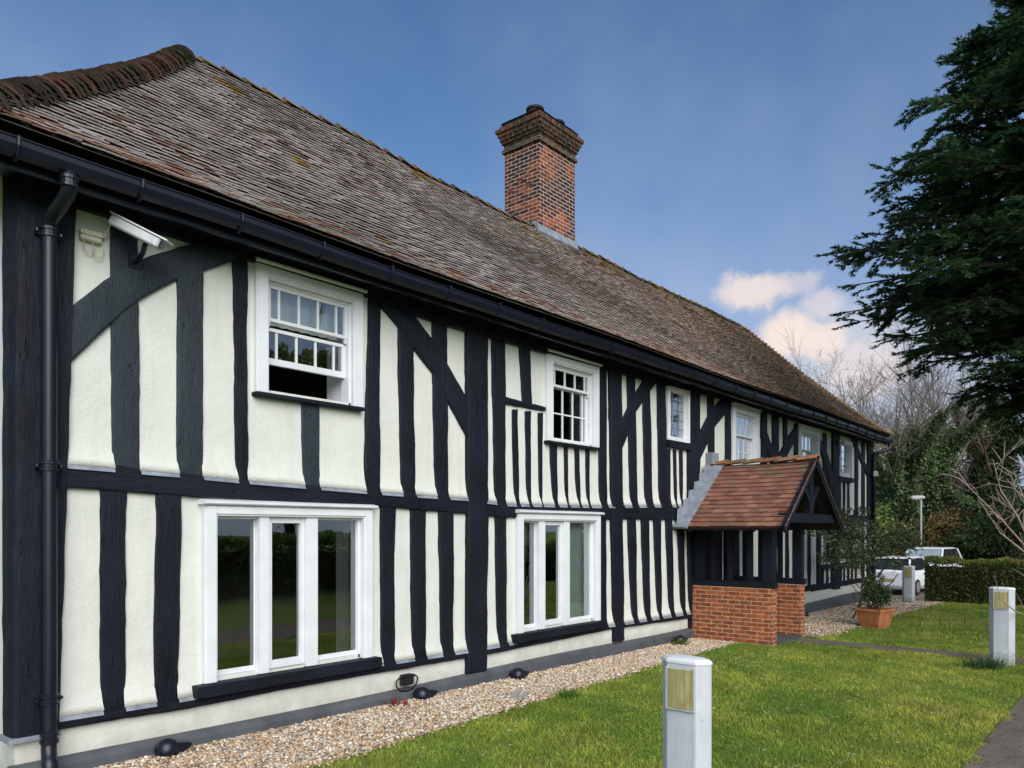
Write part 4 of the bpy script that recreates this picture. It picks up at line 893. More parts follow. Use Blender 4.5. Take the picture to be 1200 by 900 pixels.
def uplight(loc, rz, label):
    r = empty('ground_floodlight', loc, rz); tag(r, label, 'floodlight', 'black floodlights along the foot of the wall')
    V = [(.10, 0), (.10, .04), (.086, .085), (.055, .115), (.0, .125)]
    MB().lathe([(.085, -.03), (.10, 0), (.102, .03), (.09, .075), (.062, .108), (.02, .122)], (0, 0, 0), 18).build('housing', M['pvc'], r, smooth=True)
    MB().prism([(.05, .085), (.19, .055), (.20, .035), (.12, -.01), (.05, -.01)], -.07, .07, 1).build('visor', M['pvc'], r, bevel=.008)
    MB().box((-.05, .085, -.03), (.05, .10, .05)).build('bracket', M['pvc'], r, bevel=.003)
for x, y, a, l in ((3.13, -.20, .1, 'black floodlight on the gravel nearest the downpipe'), (6.10, -.20, 0, 'black floodlight on the gravel just below the outdoor socket'),
                   (7.80, -.22, .1, 'black floodlight on the gravel near the second tall wall post'), (12.25, -.24, 0, 'black floodlight on the gravel beside the brick porch'),
                   (18.2, -.34, .2, 'black floodlight on the gravel between the porch and the planter')):
    uplight((x, y, gz(x) + .035), a, l)
def socket():
    r = empty('outdoor_socket', (5.99, -.02, .13)); tag(r, 'black outdoor socket box with a looped cable low on the wall', 'socket')
    MB().box((-.075, -.075, -.065), (.075, .0, .06)).build('box', M['asph_side'], r, bevel=.008)
    MB().box((-.08, -.10, .045), (.08, -.076, .062)).box((-.07, -.092, -.055), (.07, -.0762, .044)).build('lid', M['asph_side'], r, bevel=.005)
    MB().tube([(.08 + .0, -.04, .02), (.13, -.05, .03), (.165, -.05, .0), (.15, -.05, -.06), (.08, -.06, -.11), (-.02, -.06, -.125), (-.11, -.06, -.11), (-.16, -.05, -.06), (-.165, -.05, -.0), (-.12, -.05, .03), (-.075, -.04, .02)], .010, 7).build('cable', M['asph_side'], r, smooth=True)
socket()
M['greywood'] = m_timber('weathered_wood', (.2, 1, 1), (.28, .27, .26), (.36, .35, .34))
b = MB(); b.bar((6.75, -1.02, gz(6.8) + .035), (7.10, -.82, gz(7) + .05), .07, .025, col=None); b.bar((6.82, -1.05, gz(6.8) + .03), (7.12, -.93, gz(7) + .04), .05, .02)
tag(b.build('broken_board', M['greywood'], bevel=.003), 'broken grey weathered board lying on the gravel', 'board')

def bollard(loc, h, label):
    r = empty('bollard_light', loc); tag(r, label, 'bollard light', 'white bollard lights on the lawn')
    out = lambda s: [(-.073 * s, 0), (-.072 * s, -.05 * s), (-.070 * s, -.098 * s), (-.005, -.165 * s), (.012, -.168 * s), (.028, -.16 * s), (.082 * s, -.09 * s), (.094 * s, 0), (.082 * s, .09 * s), (.028, .16 * s), (.012, .168 * s), (-.005, .165 * s), (-.070 * s, .098 * s), (-.072 * s, .05 * s)]
    MB().prism(out(1), -.12, h - .022, 2).build('post', M['bollard'], r, bevel=.004)
    V, F = [], []; k = 14
    for s, z in ((1.03, h - .0215), (1.04, h - .012), (1.02, h - .002), (.9, h + .010), (.5, h + .017)): V += [(x, y, z) for x, y in out(s)]
    for i in range(4):
        for j in range(k): F.append((i * k + j, i * k + (j + 1) % k, (i + 1) * k + (j + 1) % k, (i + 1) * k + j))
    F += [tuple(range(k))[::-1], tuple(4 * k + j for j in range(k))]
    MB().add(V, F).build('cap', M['white'], r)
    arc = [(-.082 - .010 * math.cos(t * 1.5), .088 * t) for t in (-1, -.6, -.2, .2, .6, 1)]; n = 6; zb, zt = h - .30, h - .055
    V = [(x, y, z) for z in (zb, zb + .02, zt - .05, zt) for x, y in arc]; F = [(i * n + j, i * n + j + 1, (i + 1) * n + j + 1, (i + 1) * n + j) for i in range(3) for j in range(n - 1)]
    V += [(-.06, y, z) for z in (zb, zt) for x, y in arc]; F += [(j, j + 1, 24 + j + 1, 24 + j) for j in range(n - 1)] + [(18 + j, 18 + j + 1, 30 + j + 1, 30 + j) for j in range(n - 1)]
    MB().add(V, F).build('lens', M['lens'], r, smooth=False)
    t = MB().box((-.088, -.100, zb - .012), (-.058, -.089, zt + .012)).box((-.088, .089, zb - .012), (-.058, .100, zt + .012)).box((-.090, -.0885, zb - .014), (-.06, .0885, zb - .002))
    t.build('lens_frame', M['galv'], r, bevel=.002)
    s = MB()
    for y in (-.13, .13):
        for z in (.10, h - .36): s.tube([(-.036, y, z), (-.041, y * 1.005, z)], .007, 8)
    s.build('screws', M['galv'], r)
bollard((4.45, -4.38, gz(4.4)), 1.125, 'large pale bollard light standing nearest on the front lawn')
bollard((13.5, -4.90, gz(13.5)), 1.15, 'pale bollard light beside the path crossing with a bare twig in front')
bollard((24.2, -1.22, gz(24.2)), 1.06, 'small far bollard light between the hedge and the white car')

# ------------------------------------------------------------------ plants
def quads(name, P, D, U, ln, wd, cols, m, parent=None):
    """leaves: base P, direction D, side U, length, width -> rhombus with a slight fold"""
    n = len(P); ln = np.broadcast_to(ln, n)[:, None]; wd = np.broadcast_to(wd, n)[:, None]
    V = np.stack([P, P + D * ln * .45 + U * wd * .5, P + D * ln, P + D * ln * .45 - U * wd * .5], 1)
    return np_mesh(name, V.reshape(-1, 3), np.arange(4 * n).reshape(n, 4), m, parent, np.repeat(cols, 4, 0))
def unit(a): return a / np.maximum(1e-6, np.linalg.norm(a, axis=-1, keepdims=True))
def leaf_arrays(C, out, ln, w, pal, spread=.9, droop=0., var=.25):
    """leaves at C pointing roughly along out"""
    n = len(C); D = unit(out + rng.normal(0, spread, (n, 3)) + np.array([0, 0, -droop])); U = unit(np.cross(D, rng.normal(0, 1, (n, 3))))
    pal = np.array(pal); c = pal[rng.integers(0, len(pal), n)] * rng.uniform(1 - var, 1 + var, (n, 1))
    return C, D, U, rng.uniform(.7, 1.3, n) * ln, rng.uniform(.7, 1.3, n) * w, c
def blob_points(n, ctr, rad, k, lump=.45):
    """points through a lumpy crown made of k overlapping clumps, denser towards each clump's skin"""
    ctr, rad = np.array(ctr), np.array(rad); d = unit(rng.normal(0, 1, (k, 3))); cc = ctr + d * rad * rng.uniform(.35, .85, (k, 1)); rr = rad.mean() * rng.uniform(lump * .6, lump * 1.1, k)
    i = rng.integers(0, k, n); v = unit(rng.normal(0, 1, (n, 3))); r = rr[i] * rng.uniform(.3, 1, n) ** .5
    P = cc[i] + v * r[:, None] * (rad / rad.mean()); return P, unit(v + .6 * unit(P - ctr)), i
def branch_lines(p, d, ln, r, depth, up=.15, wig=.25, kids=(2, 4), shrink=.68, out=None):
    out = [] if out is None else out; pts = [np.array(p, float)]; d = np.array(d, float); k = 4 if depth > 1 else 3; rs = [r]
    for i in range(k):
        d = unit(d + rng.normal(0, wig * .5, 3) + np.array([0, 0, up * .5])); pts.append(pts[-1] + d * ln / k); rs.append(r * (1 - .5 * (i + 1) / k))
    out.append((pts, rs))
    if depth > 0:
        for _ in range(rng.integers(kids[0], kids[1] + 1)):
            f = rng.uniform(.35, 1); j = min(k - 1, int(f * k)); q = pts[j] + (pts[j + 1] - pts[j]) * (f * k - j)
            e = unit(d + rng.normal(0, .55, 3)); branch_lines(q, e, ln * shrink * rng.uniform(.75, 1.15), max(.006, r * (1 - .5 * f) * .6), depth - 1, up, wig, kids, shrink, out)
    return out
def tubes(name, lines, m, parent=None, sides=5, join=None):
    V, F = [], []; b = 0
    for pts, rs in lines:
        pts = np.array(pts); n = len(pts); t = unit(np.gradient(pts, axis=0)); a = unit(np.cross(t, np.array([.31, .62, .72]))); c = np.cross(t, a)
        for k in range(sides):
            th = 2 * math.pi * k / sides; V.append(pts + (a * math.cos(th) + c * math.sin(th)) * np.array(rs)[:, None])
        # reorder: ring k has its n points at b + k*n
        for k in range(sides):
            k2 = (k + 1) % sides
            for i in range(n - 1): F.append((b + k * n + i, b + k2 * n + i, b + k2 * n + i + 1, b + k * n + i + 1))
        b += n * sides
    return np_mesh(name, np.concatenate(V), np.array(F), m, parent, smooth=True)
def at(parent, loc):
    """children built in world coordinates under a thing standing at loc"""
    inv = Matrix.Translation([-c for c in loc])
    def f(o): o.parent = parent; o.matrix_parent_inverse = inv; return o
    return f
G_MID = [(0.117, 0.195, 0.039), (0.156, 0.234, 0.052), (0.085, 0.143, 0.039), (0.195, 0.260, 0.065)]
G_DARK = [(0.046, 0.081, 0.032), (0.063, 0.103, 0.040), (0.081, 0.127, 0.046), (0.034, 0.063, 0.028)]
G_LIME = [(0.240, 0.348, 0.066), (0.192, 0.288, 0.060), (0.288, 0.372, 0.084)]
G_OLIVE = [(0.195, 0.208, 0.065), (0.260, 0.247, 0.085), (0.143, 0.169, 0.052), (0.312, 0.273, 0.098)]
G_BROWN = [(0.325, 0.208, 0.098), (0.247, 0.169, 0.091), (0.390, 0.260, 0.117), (0.195, 0.169, 0.078)]
def shrub(label, x, y, rx, h, pal, n, ln, name='shrub', cat='shrub', k=14, ry=None, z0=None, lump=.45, group=None):
    z = gz(x) if z0 is None else z0; r = empty(name, (x, y, z)); tag(r, label, cat, group); f = at(r, (x, y, z))
    P, o, i = blob_points(n, (x, y, z + h * .52), (rx, ry or rx, h * .5), k, lump); tone = rng.uniform(.7, 1.3, k)[i][:, None]
    a = list(leaf_arrays(P, o, ln, ln * .55, pal)); a[5] = a[5] * tone; keep = P[:, 2] > z + .02
    f(quads('foliage', *[b[keep] for b in a], M['leaf']))
    L = []
    for _ in range(7): branch_lines((x + rng.normal(0, rx * .12), y + rng.normal(0, rx * .12), z - .05), unit(np.array([rng.normal(0, .5), rng.normal(0, .5), 1.])), h * .6, max(.012, h * .012), 2, out=L)
    f(tubes('stems', L, M['bark'])); return r
# yew: a broad dark evergreen whose limbs hang over the lawn
def yew(x, y, label):
    z = gz(x); r = empty('yew_tree', (x, y, z)); tag(r, label, 'tree'); f = at(r, (x, y, z))
    RAD = [(3.8, .9), (4.5, 2.4), (5.1, 3.5), (5.7, 4.15), (6.6, 4.55), (7.4, 4.25), (8.4, 3.85), (9.4, 3.4), (10.2, 2.8), (11.4, 1.9), (12.8, 1.0), (13.6, .3)]
    L = [([(x, y, z - .1), (x + .05, y, 3), (x - .05, y + .1, 7), (x, y, 10.5), (x, y, 13)], [.42, .34, .24, .12, .03])]; P, D, T = [], [], []
    for i in range(440):
        zt = rng.uniform(4.2, 12.9) if i > 30 else rng.uniform(5.0, 8.2); az = rng.uniform(0, 6.283)
        if 4.9 < zt < 5.7 and rng.uniform() < .25: continue
        rad = interp(zt, RAD) * rng.uniform(.62, 1.04); tone = rng.uniform(.6, 1.35)
        tip = np.array([x + math.cos(az) * rad, y + math.sin(az) * rad, zt]); zs = max(2.4, min(12.6, zt - .10 * rad + rng.uniform(-.2, .5) - .2)); root = np.array([x, y, zs])
        ctl = (root + tip) / 2 + np.array([0, 0, .28 * rad * .5]); ts = np.linspace(0, 1, 8)[:, None]; C = (1 - ts) ** 2 * root + 2 * ts * (1 - ts) * ctl + ts ** 2 * tip
        C[1:-1] += rng.normal(0, .07, (6, 3)); L.append((list(C), list(np.linspace(.05 + .008 * rad, .008, 8))))
        nb = int(11 + 6.5 * rad)
        for b in range(nb):
            q = rng.uniform(.12, 1.0) ** .75; j = min(6, int(q * 7)); p0 = C[j] + (C[j + 1] - C[j]) * (q * 7 - j); ax = unit(C[j + 1] - C[j]); sd_ = unit(np.cross(ax, (0, 0, 1))) * rng.choice([-1, 1])
            d = unit(ax * rng.uniform(.3, 1) + sd_ * rng.uniform(.1, 1) + np.array([0, 0, rng.uniform(-.35, .3)])); bl = rng.uniform(.35, .85) * (1.1 - .4 * q); p1 = p0 + d * bl + np.array([0, 0, -.10 * bl])
            L.append(([p0, (p0 + p1) / 2 + np.array([0, 0, .05 * bl]), p1], [.012, .008, .003]))
            n = int(56 * bl + 10); s = rng.uniform(.1, 1, n)[:, None]; Q = p0 + (p1 - p0) * s; side = unit(np.cross(d, (0, 0, 1)))
            e = unit(d * .8 + side * rng.choice([-1, 1], n)[:, None] * rng.uniform(.35, 1., (n, 1)) + rng.normal(0, .18, (n, 3)) + np.array([0, 0, -.06]))
            P.append(Q); D.append(e); T.append(np.full(n, tone))
    P, D, T = np.concatenate(P), np.concatenate(D), np.concatenate(T); n = len(P)
    ln = rng.uniform(.09, .18, n); U = unit(np.cross(D, np.array([0, 0, 1.]) + rng.normal(0, .35, (n, 3)))); c = np.array(G_DARK)[rng.integers(0, 4, n)] * T[:, None] * rng.uniform(.7, 1.3, (n, 1)) * np.array([1.05, 1.35, 1.5])
    # each frond: a rib with two side combs
    PP = np.concatenate([P, P + D * ln[:, None] * .2, P + D * ln[:, None] * .2]); DD = np.concatenate([D, unit(D + U * .8), unit(D - U * .8)]); UU = np.concatenate([U, unit(np.cross(np.cross(D, U), D + U * .8)), unit(np.cross(np.cross(D, U), D - U * .8))])
    f(quads('crown', PP, DD, UU, np.concatenate([ln, ln * .42, ln * .42]), np.concatenate([ln * .17, ln * .16, ln * .16]), np.concatenate([c, c, c]), M['yew']))
    f(tubes('trunk', L, M['yewbark'], sides=5))
yew(17.62, -5.89, 'large dark evergreen yew overhanging the lawn on the right')
# trees beyond the car park
def bare_tree(x, y, h, label, m='twig', ivy=0, ivypal=None, ivyh=.6, stems=3, lean=.35, r0=.22, depth=4, group=None, name='bare_tree', ivyw=.45):
    z = gz(x); r = empty(name, (x, y, z)); tag(r, label, 'tree', group); f = at(r, (x, y, z)); L = []; main = []
    for s in range(stems):
        az = 6.283 * s / stems + rng.uniform(-.5, .5); d = unit(np.array([math.cos(az) * lean, math.sin(az) * lean, 1.]))
        k = len(L); branch_lines((x + .3 * math.cos(az), y + .3 * math.sin(az), z - .2), d, h * .62, r0, depth, .18, .22, (3, 5), .60, L); main.append(L[k])
        main += [l for l in L[k + 1:k + 40] if l[1][0] > r0 * .2]
    f(tubes('trunk', L, M[m], sides=4))
    if ivy:
        P, O = [], []
        for pts, rs in main:
            pts = np.array(pts); n = int(ivy * np.linalg.norm(pts[-1] - pts[0]))
            if n < 2: continue
            s = rng.uniform(0, 1, n) * (len(pts) - 1.001); j = s.astype(int); q = pts[j] + (pts[j + 1] - pts[j]) * (s - j)[:, None]; v = unit(rng.normal(0, 1, (n, 3)) * np.array([1, 1, .5]))
            lim = np.clip(1.25 - (q[:, 2] - z) / (h * ivyh), 0, 1); ok = rng.uniform(0, 1, n) < lim * 2
            P.append((q + v * (ivyw * (rs[0] / r0) ** .5 * rng.uniform(.3, 1, (n, 1)) * (.4 + .6 * lim[:, None])))[ok]); O.append((v + np.array([0, 0, -.3]))[ok])
        P, O = np.concatenate(P), np.concatenate(O); f(quads('ivy', *leaf_arrays(P, O, .17, .13, ivypal or G_DARK, .6), M['leaf']))
    return r
G_IVY = [(0.105, 0.182, 0.084), (0.154, 0.252, 0.112), (0.196, 0.294, 0.140), (0.084, 0.140, 0.070)]
TREES = 'trees beyond the car park'
bare_tree(44.5, 3.2, 13.0, 'many-stemmed bare tree wrapped in green ivy behind the lamp post', 'twig', 560, G_IVY + [(.20, .24, .10), (.16, .19, .08)], .72, 6, .30, .20, 4, TREES, 'ivy_clad_tree', .55)
bare_tree(45.5, -.75, 14, 'dark ivy-covered trunk rising beside the yew branches', 'bark', 800, G_DARK + G_IVY[:1], .95, 1, .05, .30, 3, TREES, 'ivy_clad_tree', .75)
bare_tree(48.5, 1.0, 12.5, 'paler ivy-covered trunk left of the dark ivy trunk', 'bark', 520, [(.16, .20, .08), (.12, .17, .07), (.19, .21, .10)], .9, 2, .08, .24, 3, TREES, 'ivy_clad_tree', .7)
bare_tree(60, 12, 13, 'tall bare winter tree just beyond the end of the roof', 'twig', 0, None, .6, 4, .35, .16, 5, TREES)
bare_tree(62, 8.0, 13, 'tall bare winter tree above the ivy-wrapped tree', 'twig', 0, None, .6, 4, .4, .16, 5, TREES)
bare_tree(64, 3.0, 13, 'tall bare winter tree behind the pair of ivy trunks', 'twig', 0, None, .6, 4, .4, .16, 5, TREES)
bare_tree(62, -3.5, 14, 'tall bare winter tree at the right edge behind the yew', 'twig', 0, None, .6, 4, .4, .16, 5, TREES)
SH = 'shrubs beyond the car park'
shrub('bright green leafy shrub at the far corner of the house', 40.5, 5.3, 2.2, 4.6, G_MID + G_LIME, 7000, .20, k=22, group=SH)
shrub('golden green conifer-like bush between ivy-wrapped stems', 54, 4.9, 3.0, 10.4, [(.30, .27, .075), (.23, .23, .07), (.33, .26, .10)], 9000, .20, k=30, group=SH)
shrub('orange-brown winter shrub right of the lamp post', 44.5, 1.5, 1.9, 4.4, G_BROWN + [(.20, .15, .04)], 8000, .16, k=22, group=SH)
shrub('pinkish brown twiggy shrub between the ivy trunks', 51.5, 2.2, 3.0, 7.4, [(.24, .18, .14), (.20, .14, .10), (.28, .22, .15)], 10000, .15, k=30, group=SH)
shrub('dark green laurel shrub directly behind the tall white car', 44.0, .2, 2.4, 3.2, G_DARK + G_MID, 9000, .19, k=24, group=SH)
shrub('dark holly shrub behind the right-hand end of the hedge', 42.0, -2.6, 2.9, 4.4, G_DARK, 11000, .18, k=26, group=SH)
shrub('mid green shrub under the ivy-wrapped tree', 42.0, 3.3, 1.8, 2.8, G_DARK + G_OLIVE, 8000, .18, k=22, group=SH)
shrub('olive shrub at the edge of the photo beyond the hedge', 47, -5.2, 3.4, 6.2, G_OLIVE + G_DARK, 11000, .2, k=26, group=SH)
def woodland():
    n = 34000; a = np.array([62., 24.]); b = np.array([72., -26.]); s = rng.uniform(0, 1, n); c = a + (b - a) * s[:, None] + rng.normal(0, 2.2, (n, 2))
    top = 3.4 + 1.2 * np.sin(s * 23) + 1.1 * np.sin(s * 51 + 1) + rng.normal(0, .5, n); z = -.7 + (top + .7) * rng.uniform(0, 1, n) ** .8
    P = np.column_stack([c, z]); pal = np.array(G_OLIVE + G_BROWN + G_DARK); t = ((np.sin(s * 37) + np.sin(s * 90 + z) + 2) / 4 * 11.9).astype(int) % len(pal); A = list(leaf_arrays(P, np.array([-1., 0, .3]), .42, .24, pal, 1.2)); mixc = pal[t] * rng.uniform(.7, 1.3, (n, 1)); A[5] = .55 * A[5] + .45 * mixc
    tag(quads('woodland', *A, M['leaf']), kind='stuff')
woodland()
# clipped hedge at the end of the lawn
def hedge(label, x0, y0, x1, y1, wd, h, pal, toppal, n, ln, name='clipped_hedge'):
    c = ((x0 + x1) / 2, (y0 + y1) / 2, gz((x0 + x1) / 2)); r = empty(name, c); tag(r, label, 'hedge'); f = at(r, c); a, b = np.array([x0, y0]), np.array([x1, y1]); ax = unit(b - a); nm = np.array([-ax[1], ax[0]])
    s = rng.uniform(0, 1, n); u = rng.uniform(-1, 1, n); v = rng.uniform(0, 1, n); face = rng.uniform(0, 1, n); u = np.where(face < .55, np.sign(u) * (1 - .18 * rng.uniform(0, 1, n) ** 2), u); v = np.where((face >= .55) & (face < .85), 1 - .12 * rng.uniform(0, 1, n) ** 2, v)
    wob = 1 + .06 * np.sin(s * 40) + .05 * np.sin(s * 97 + v * 5); p2 = a + (b - a) * s[:, None] + nm * (u * wd / 2 * wob)[:, None]; zz = np.array([gz(q) for q in p2[:, 0]]) + .04 + v * h * (1 + .03 * np.sin(s * 31) + .02 * np.sin(s * 83))
    P = np.column_stack([p2, zz]); o = np.column_stack([nm * (u * (np.abs(u) > .8))[:, None], np.where(v > .85, 1., .1)]); A = list(leaf_arrays(P, o, ln, ln * .6, pal, .7)); tp = np.array(toppal)[rng.integers(0, len(toppal), n)]; A[5] = np.where(((v > .90) & (rng.uniform(0, 1, n) < .8))[:, None], tp, A[5])
    f(quads('foliage', *A, M['leaf']))
    mb = MB(); q = [(*(a + nm * wd * .36), 0), (*(b + nm * wd * .36), 0), (*(b - nm * wd * .36), 0), (*(a - nm * wd * .36), 0)]; mb.add([(p[0], p[1], gz(p[0]) - .05) for p in q] + [(p[0], p[1], gz(p[0]) + h * .86) for p in q], [(0, 1, 5, 4), (1, 2, 6, 5), (2, 3, 7, 6), (3, 0, 4, 7), (4, 5, 6, 7)]); f(mb.build('branches', M['soil'])); return r
hedge('clipped evergreen hedge with yellow-green top at the end of the lawn', 25.6, -1.35, 27.2, -9.5, 1.1, 1.24, G_DARK[1:3] + G_MID + [(.13, .11, .06)], [(.34, .36, .09), (.26, .30, .07), (.38, .33, .10)], 30000, .075)
hedge('tall dark hedge across the garden mirrored in the downstairs windows', -2, -15.5, 40, -15.5, 1.8, 1.7, G_MID + G_LIME, G_LIME, 40000, .19, 'garden_hedge')
for x, y, h, l in ((11, -24, 11, 'round dark tree beyond the garden hedge mirrored in the near window'), (22, -26, 12, 'round dark tree beyond the garden hedge mirrored in the middle window'), (37, -25, 10, 'round dark tree beyond the garden hedge mirrored in the porch side windows')):
    z = gz(x); r = empty('garden_tree', (x, y, z)); tag(r, l, 'tree', 'trees beyond the garden hedge'); f = at(r, (x, y, z)); L = []
    branch_lines((x, y, z - .1), (0, 0, 1.), h * .6, .3, 3, .1, .2, (4, 5), .6, L); f(tubes('trunk', L, M['bark']))
    P, o, i = blob_points(9000, (x, y, z + h * .6), (h * .36, h * .36, h * .38), 26, .4); f(quads('crown', *leaf_arrays(P, o, .4, .24, G_MID + G_LIME + G_BROWN[:1], .8), M['leaf']))
# shrubs by the house
def small_tree():
    x, y = 18.55, -1.40; z = gz(x); r = empty('small_evergreen_tree', (x, y, z)); tag(r, 'small loose evergreen tree with glossy leaves growing against the wall past the porch', 'tree'); f = at(r, (x, y, z)); L = []
    for s in range(4): branch_lines((x + rng.normal(0, .06), y + rng.normal(0, .05), z - .05), unit(np.array([rng.normal(0, .4), rng.normal(-.1, .2), 1.])), 1.55, .022, 3, -.05, .4, (2, 4), .55, L)
    f(tubes('trunk', L, M['bark'])); P = []
    for pts, rs in L:
        for p in pts[1:]:
            if 1.02 < p[2] < 2.6: P += [p + rng.normal(0, .09, 3) for _ in range(7)]
    Q, o, i = blob_points(2100, (x - .1, y + .12, 1.86), (1.0, 1.0, .50), 26, .30); P = np.concatenate([np.array(P), Q]); P[:, 1] = np.minimum(P[:, 1], -.12)
    f(quads('crown', *leaf_arrays(P, unit(P - np.array([x, y, 1.2])), .085, .042, [(.09, .14, .06), (.13, .19, .085), (.24, .28, .19), (.06, .10, .05)], .8), M['leaf']))
small_tree()
def planter():
    x, y = 17.2, -2.15; z = gz(x); r = empty('terracotta_planter', (x, y, z), R_(-16)); r.scale = (.76, .76, .80); tag(r, 'small tapered square terracotta planter on the gravel beyond the porch', 'planter')
    def ring(w, zz): return [(-w, -w, zz), (w, -w, zz), (w, w, zz), (-w, w, zz)]
    V = ring(.25, -.02) + ring(.355, .44) + ring(.375, .44) + ring(.375, .51) + ring(.325, .51) + ring(.315, .42); F = [(0, 3, 2, 1)]
    for i in range(5):
        for k in range(4): F.append((i * 4 + k, i * 4 + (k + 1) % 4, i * 4 + 4 + (k + 1) % 4, i * 4 + 4 + k))
    MB().add(V, F).build('pot', M['terracotta'], r, bevel=.008); MB().add(ring(.32, .435), [(0, 1, 2, 3)]).build('soil', M['soil'], r, fixn=False)
    for sx, sy in ((1, 0), (-1, 0), (0, 1), (0, -1)):
        p = MB(); a, b = .21, .27; o1, o2 = .283, .338
        q = [(-a, .12, o1), (a, .12, o1), (b, .36, o2), (-b, .36, o2)]; V = [((t, -o - .004, h) if sy == -1 else (t, o + .004, h) if sy == 1 else (o + .004, t, h) if sx == 1 else (-o - .004, t, h)) for t, h, o in q]
        V2 = [((t, -o + .02, h) if sy == -1 else (t, o - .02, h) if sy == 1 else (o - .02, t, h) if sx == 1 else (-o + .02, t, h)) for t, h, o in q]
        p.add(V + V2, [(0, 1, 2, 3), (0, 1, 5, 4), (1, 2, 6, 5), (2, 3, 7, 6), (3, 0, 4, 7)]).build('moulded_panel', M['terracotta'], r)
    shrub('leafy evergreen plant growing in the terracotta planter', x, y, .36, .74, G_DARK + [(.08, .13, .05)], 900, .075, 'potted_shrub', 'plant', 10, z0=z + .34, lump=.5)
planter()
def tuft(x, y, n, h, pal, label, name='grass_tuft', sp=.12, w=.011):
    z = gz(x); a = rng.uniform(0, 6.283, n); rr = rng.uniform(0, sp, n); P = np.column_stack([x + np.cos(a) * rr, y + np.sin(a) * rr, np.full(n, z)]); o = np.column_stack([np.cos(a) * .5, np.sin(a) * .5, np.full(n, 1.)])
    tag(quads(name, *leaf_arrays(P, o, h, w, pal, .22), M['leaf']), label, 'plant')
tuft(7.30, -1.40, 110, .13, [(.10, .20, .04), (.14, .24, .05)], 'dark grass tuft on the lawn edge beside the gravel')
tuft(12.9, -4.75, 170, .17, [(.06, .12, .05), (.08, .15, .06)], 'dark broad-leaved tuft at the foot of the path bollard', 'weed_tuft', .22, .022)
tuft(5.66, -.26, 26, .10, [(.30, .05, .06), (.22, .03, .03), (.20, .08, .05)], 'small red-leaved plant in the gravel near the outdoor socket', 'red_plant', .10, .03)
tuft(12.05, -.35, 70, .12, [(.10, .15, .03), (.14, .17, .04)], 'small green weed in the gravel beside the porch floodlight', 'weed', .13, .02)
rng = np.random.default_rng(41)
def bare_shrub():
    x, y = 15.3, -5.75; z = gz(x); r = empty('bare_shrub', (x, y, z)); tag(r, 'leafless shrub with pinkish twigs reaching in from the right', 'shrub'); f = at(r, (x, y, z)); L = []
    main = [[(15.27, -5.58, 0.28), (14.7, -5.21, 1.39), (13.98, -4.81, 2.04), (13.28, -4.45, 2.56)], [(14.7, -5.21, 1.39), (14.5, -4.98, 2.07), (14.22, -4.79, 2.47), (14.02, -4.71, 2.96)], [(15.29, -5.6, 0.28), (14.94, -5.34, 1.52), (14.71, -5.07, 2.27), (14.47, -4.93, 2.79)], [(15.1, -5.53, 0.29), (14.02, -5.17, 1.47), (13.16, -4.92, 1.81), (12.75, -4.75, 2.23)], [(15.45, -5.64, 0.27), (15.37, -5.23, 2.01), (15.2, -5.02, 2.92)]]
    for j, ln in enumerate(main):
        ln = [np.array(q) for q in ln]; L.append(([np.array((x, y, z - .05))] * (j != 1) + ln, [.024] * (j != 1) + list(np.linspace(.019, .006, len(ln)))))
        for a, b in zip(ln, ln[1:]):
            for k in range(2):
                q = a + (b - a) * rng.uniform(.2, 1); branch_lines(q, unit((b - a) + rng.normal(0, .28, 3)), rng.uniform(.35, .7), .008, 1, .05, .3, (1, 3), .5, L)
    for tx, ty, tz in ((.3, .5, 2.2), (.6, -.3, 2.0), (-.2, -.5, 2.0)): branch_lines((x, y, z - .05), unit(np.array([tx, ty, tz - .2])), 1.9, .02, 3, .04, .32, (2, 4), .42, L)
    pts = [(x - .1, y, z + .30), (14.3, -5.32, .42), (13.3, -5.10, .66), (12.75, -4.92, .92)]; L.append((pts, [.018, .014, .010, .005])); L.append(([pts[2], (13.1, -4.93, .85), (12.95, -4.88, 1.2)], [.008, .006, .003])); L.append(([pts[1], (13.9, -5.15, .62), (13.75, -5.05, .9)], [.009, .006, .003]))
    f(tubes('branches', L, M['twigpink'], sides=6))
bare_shrub()
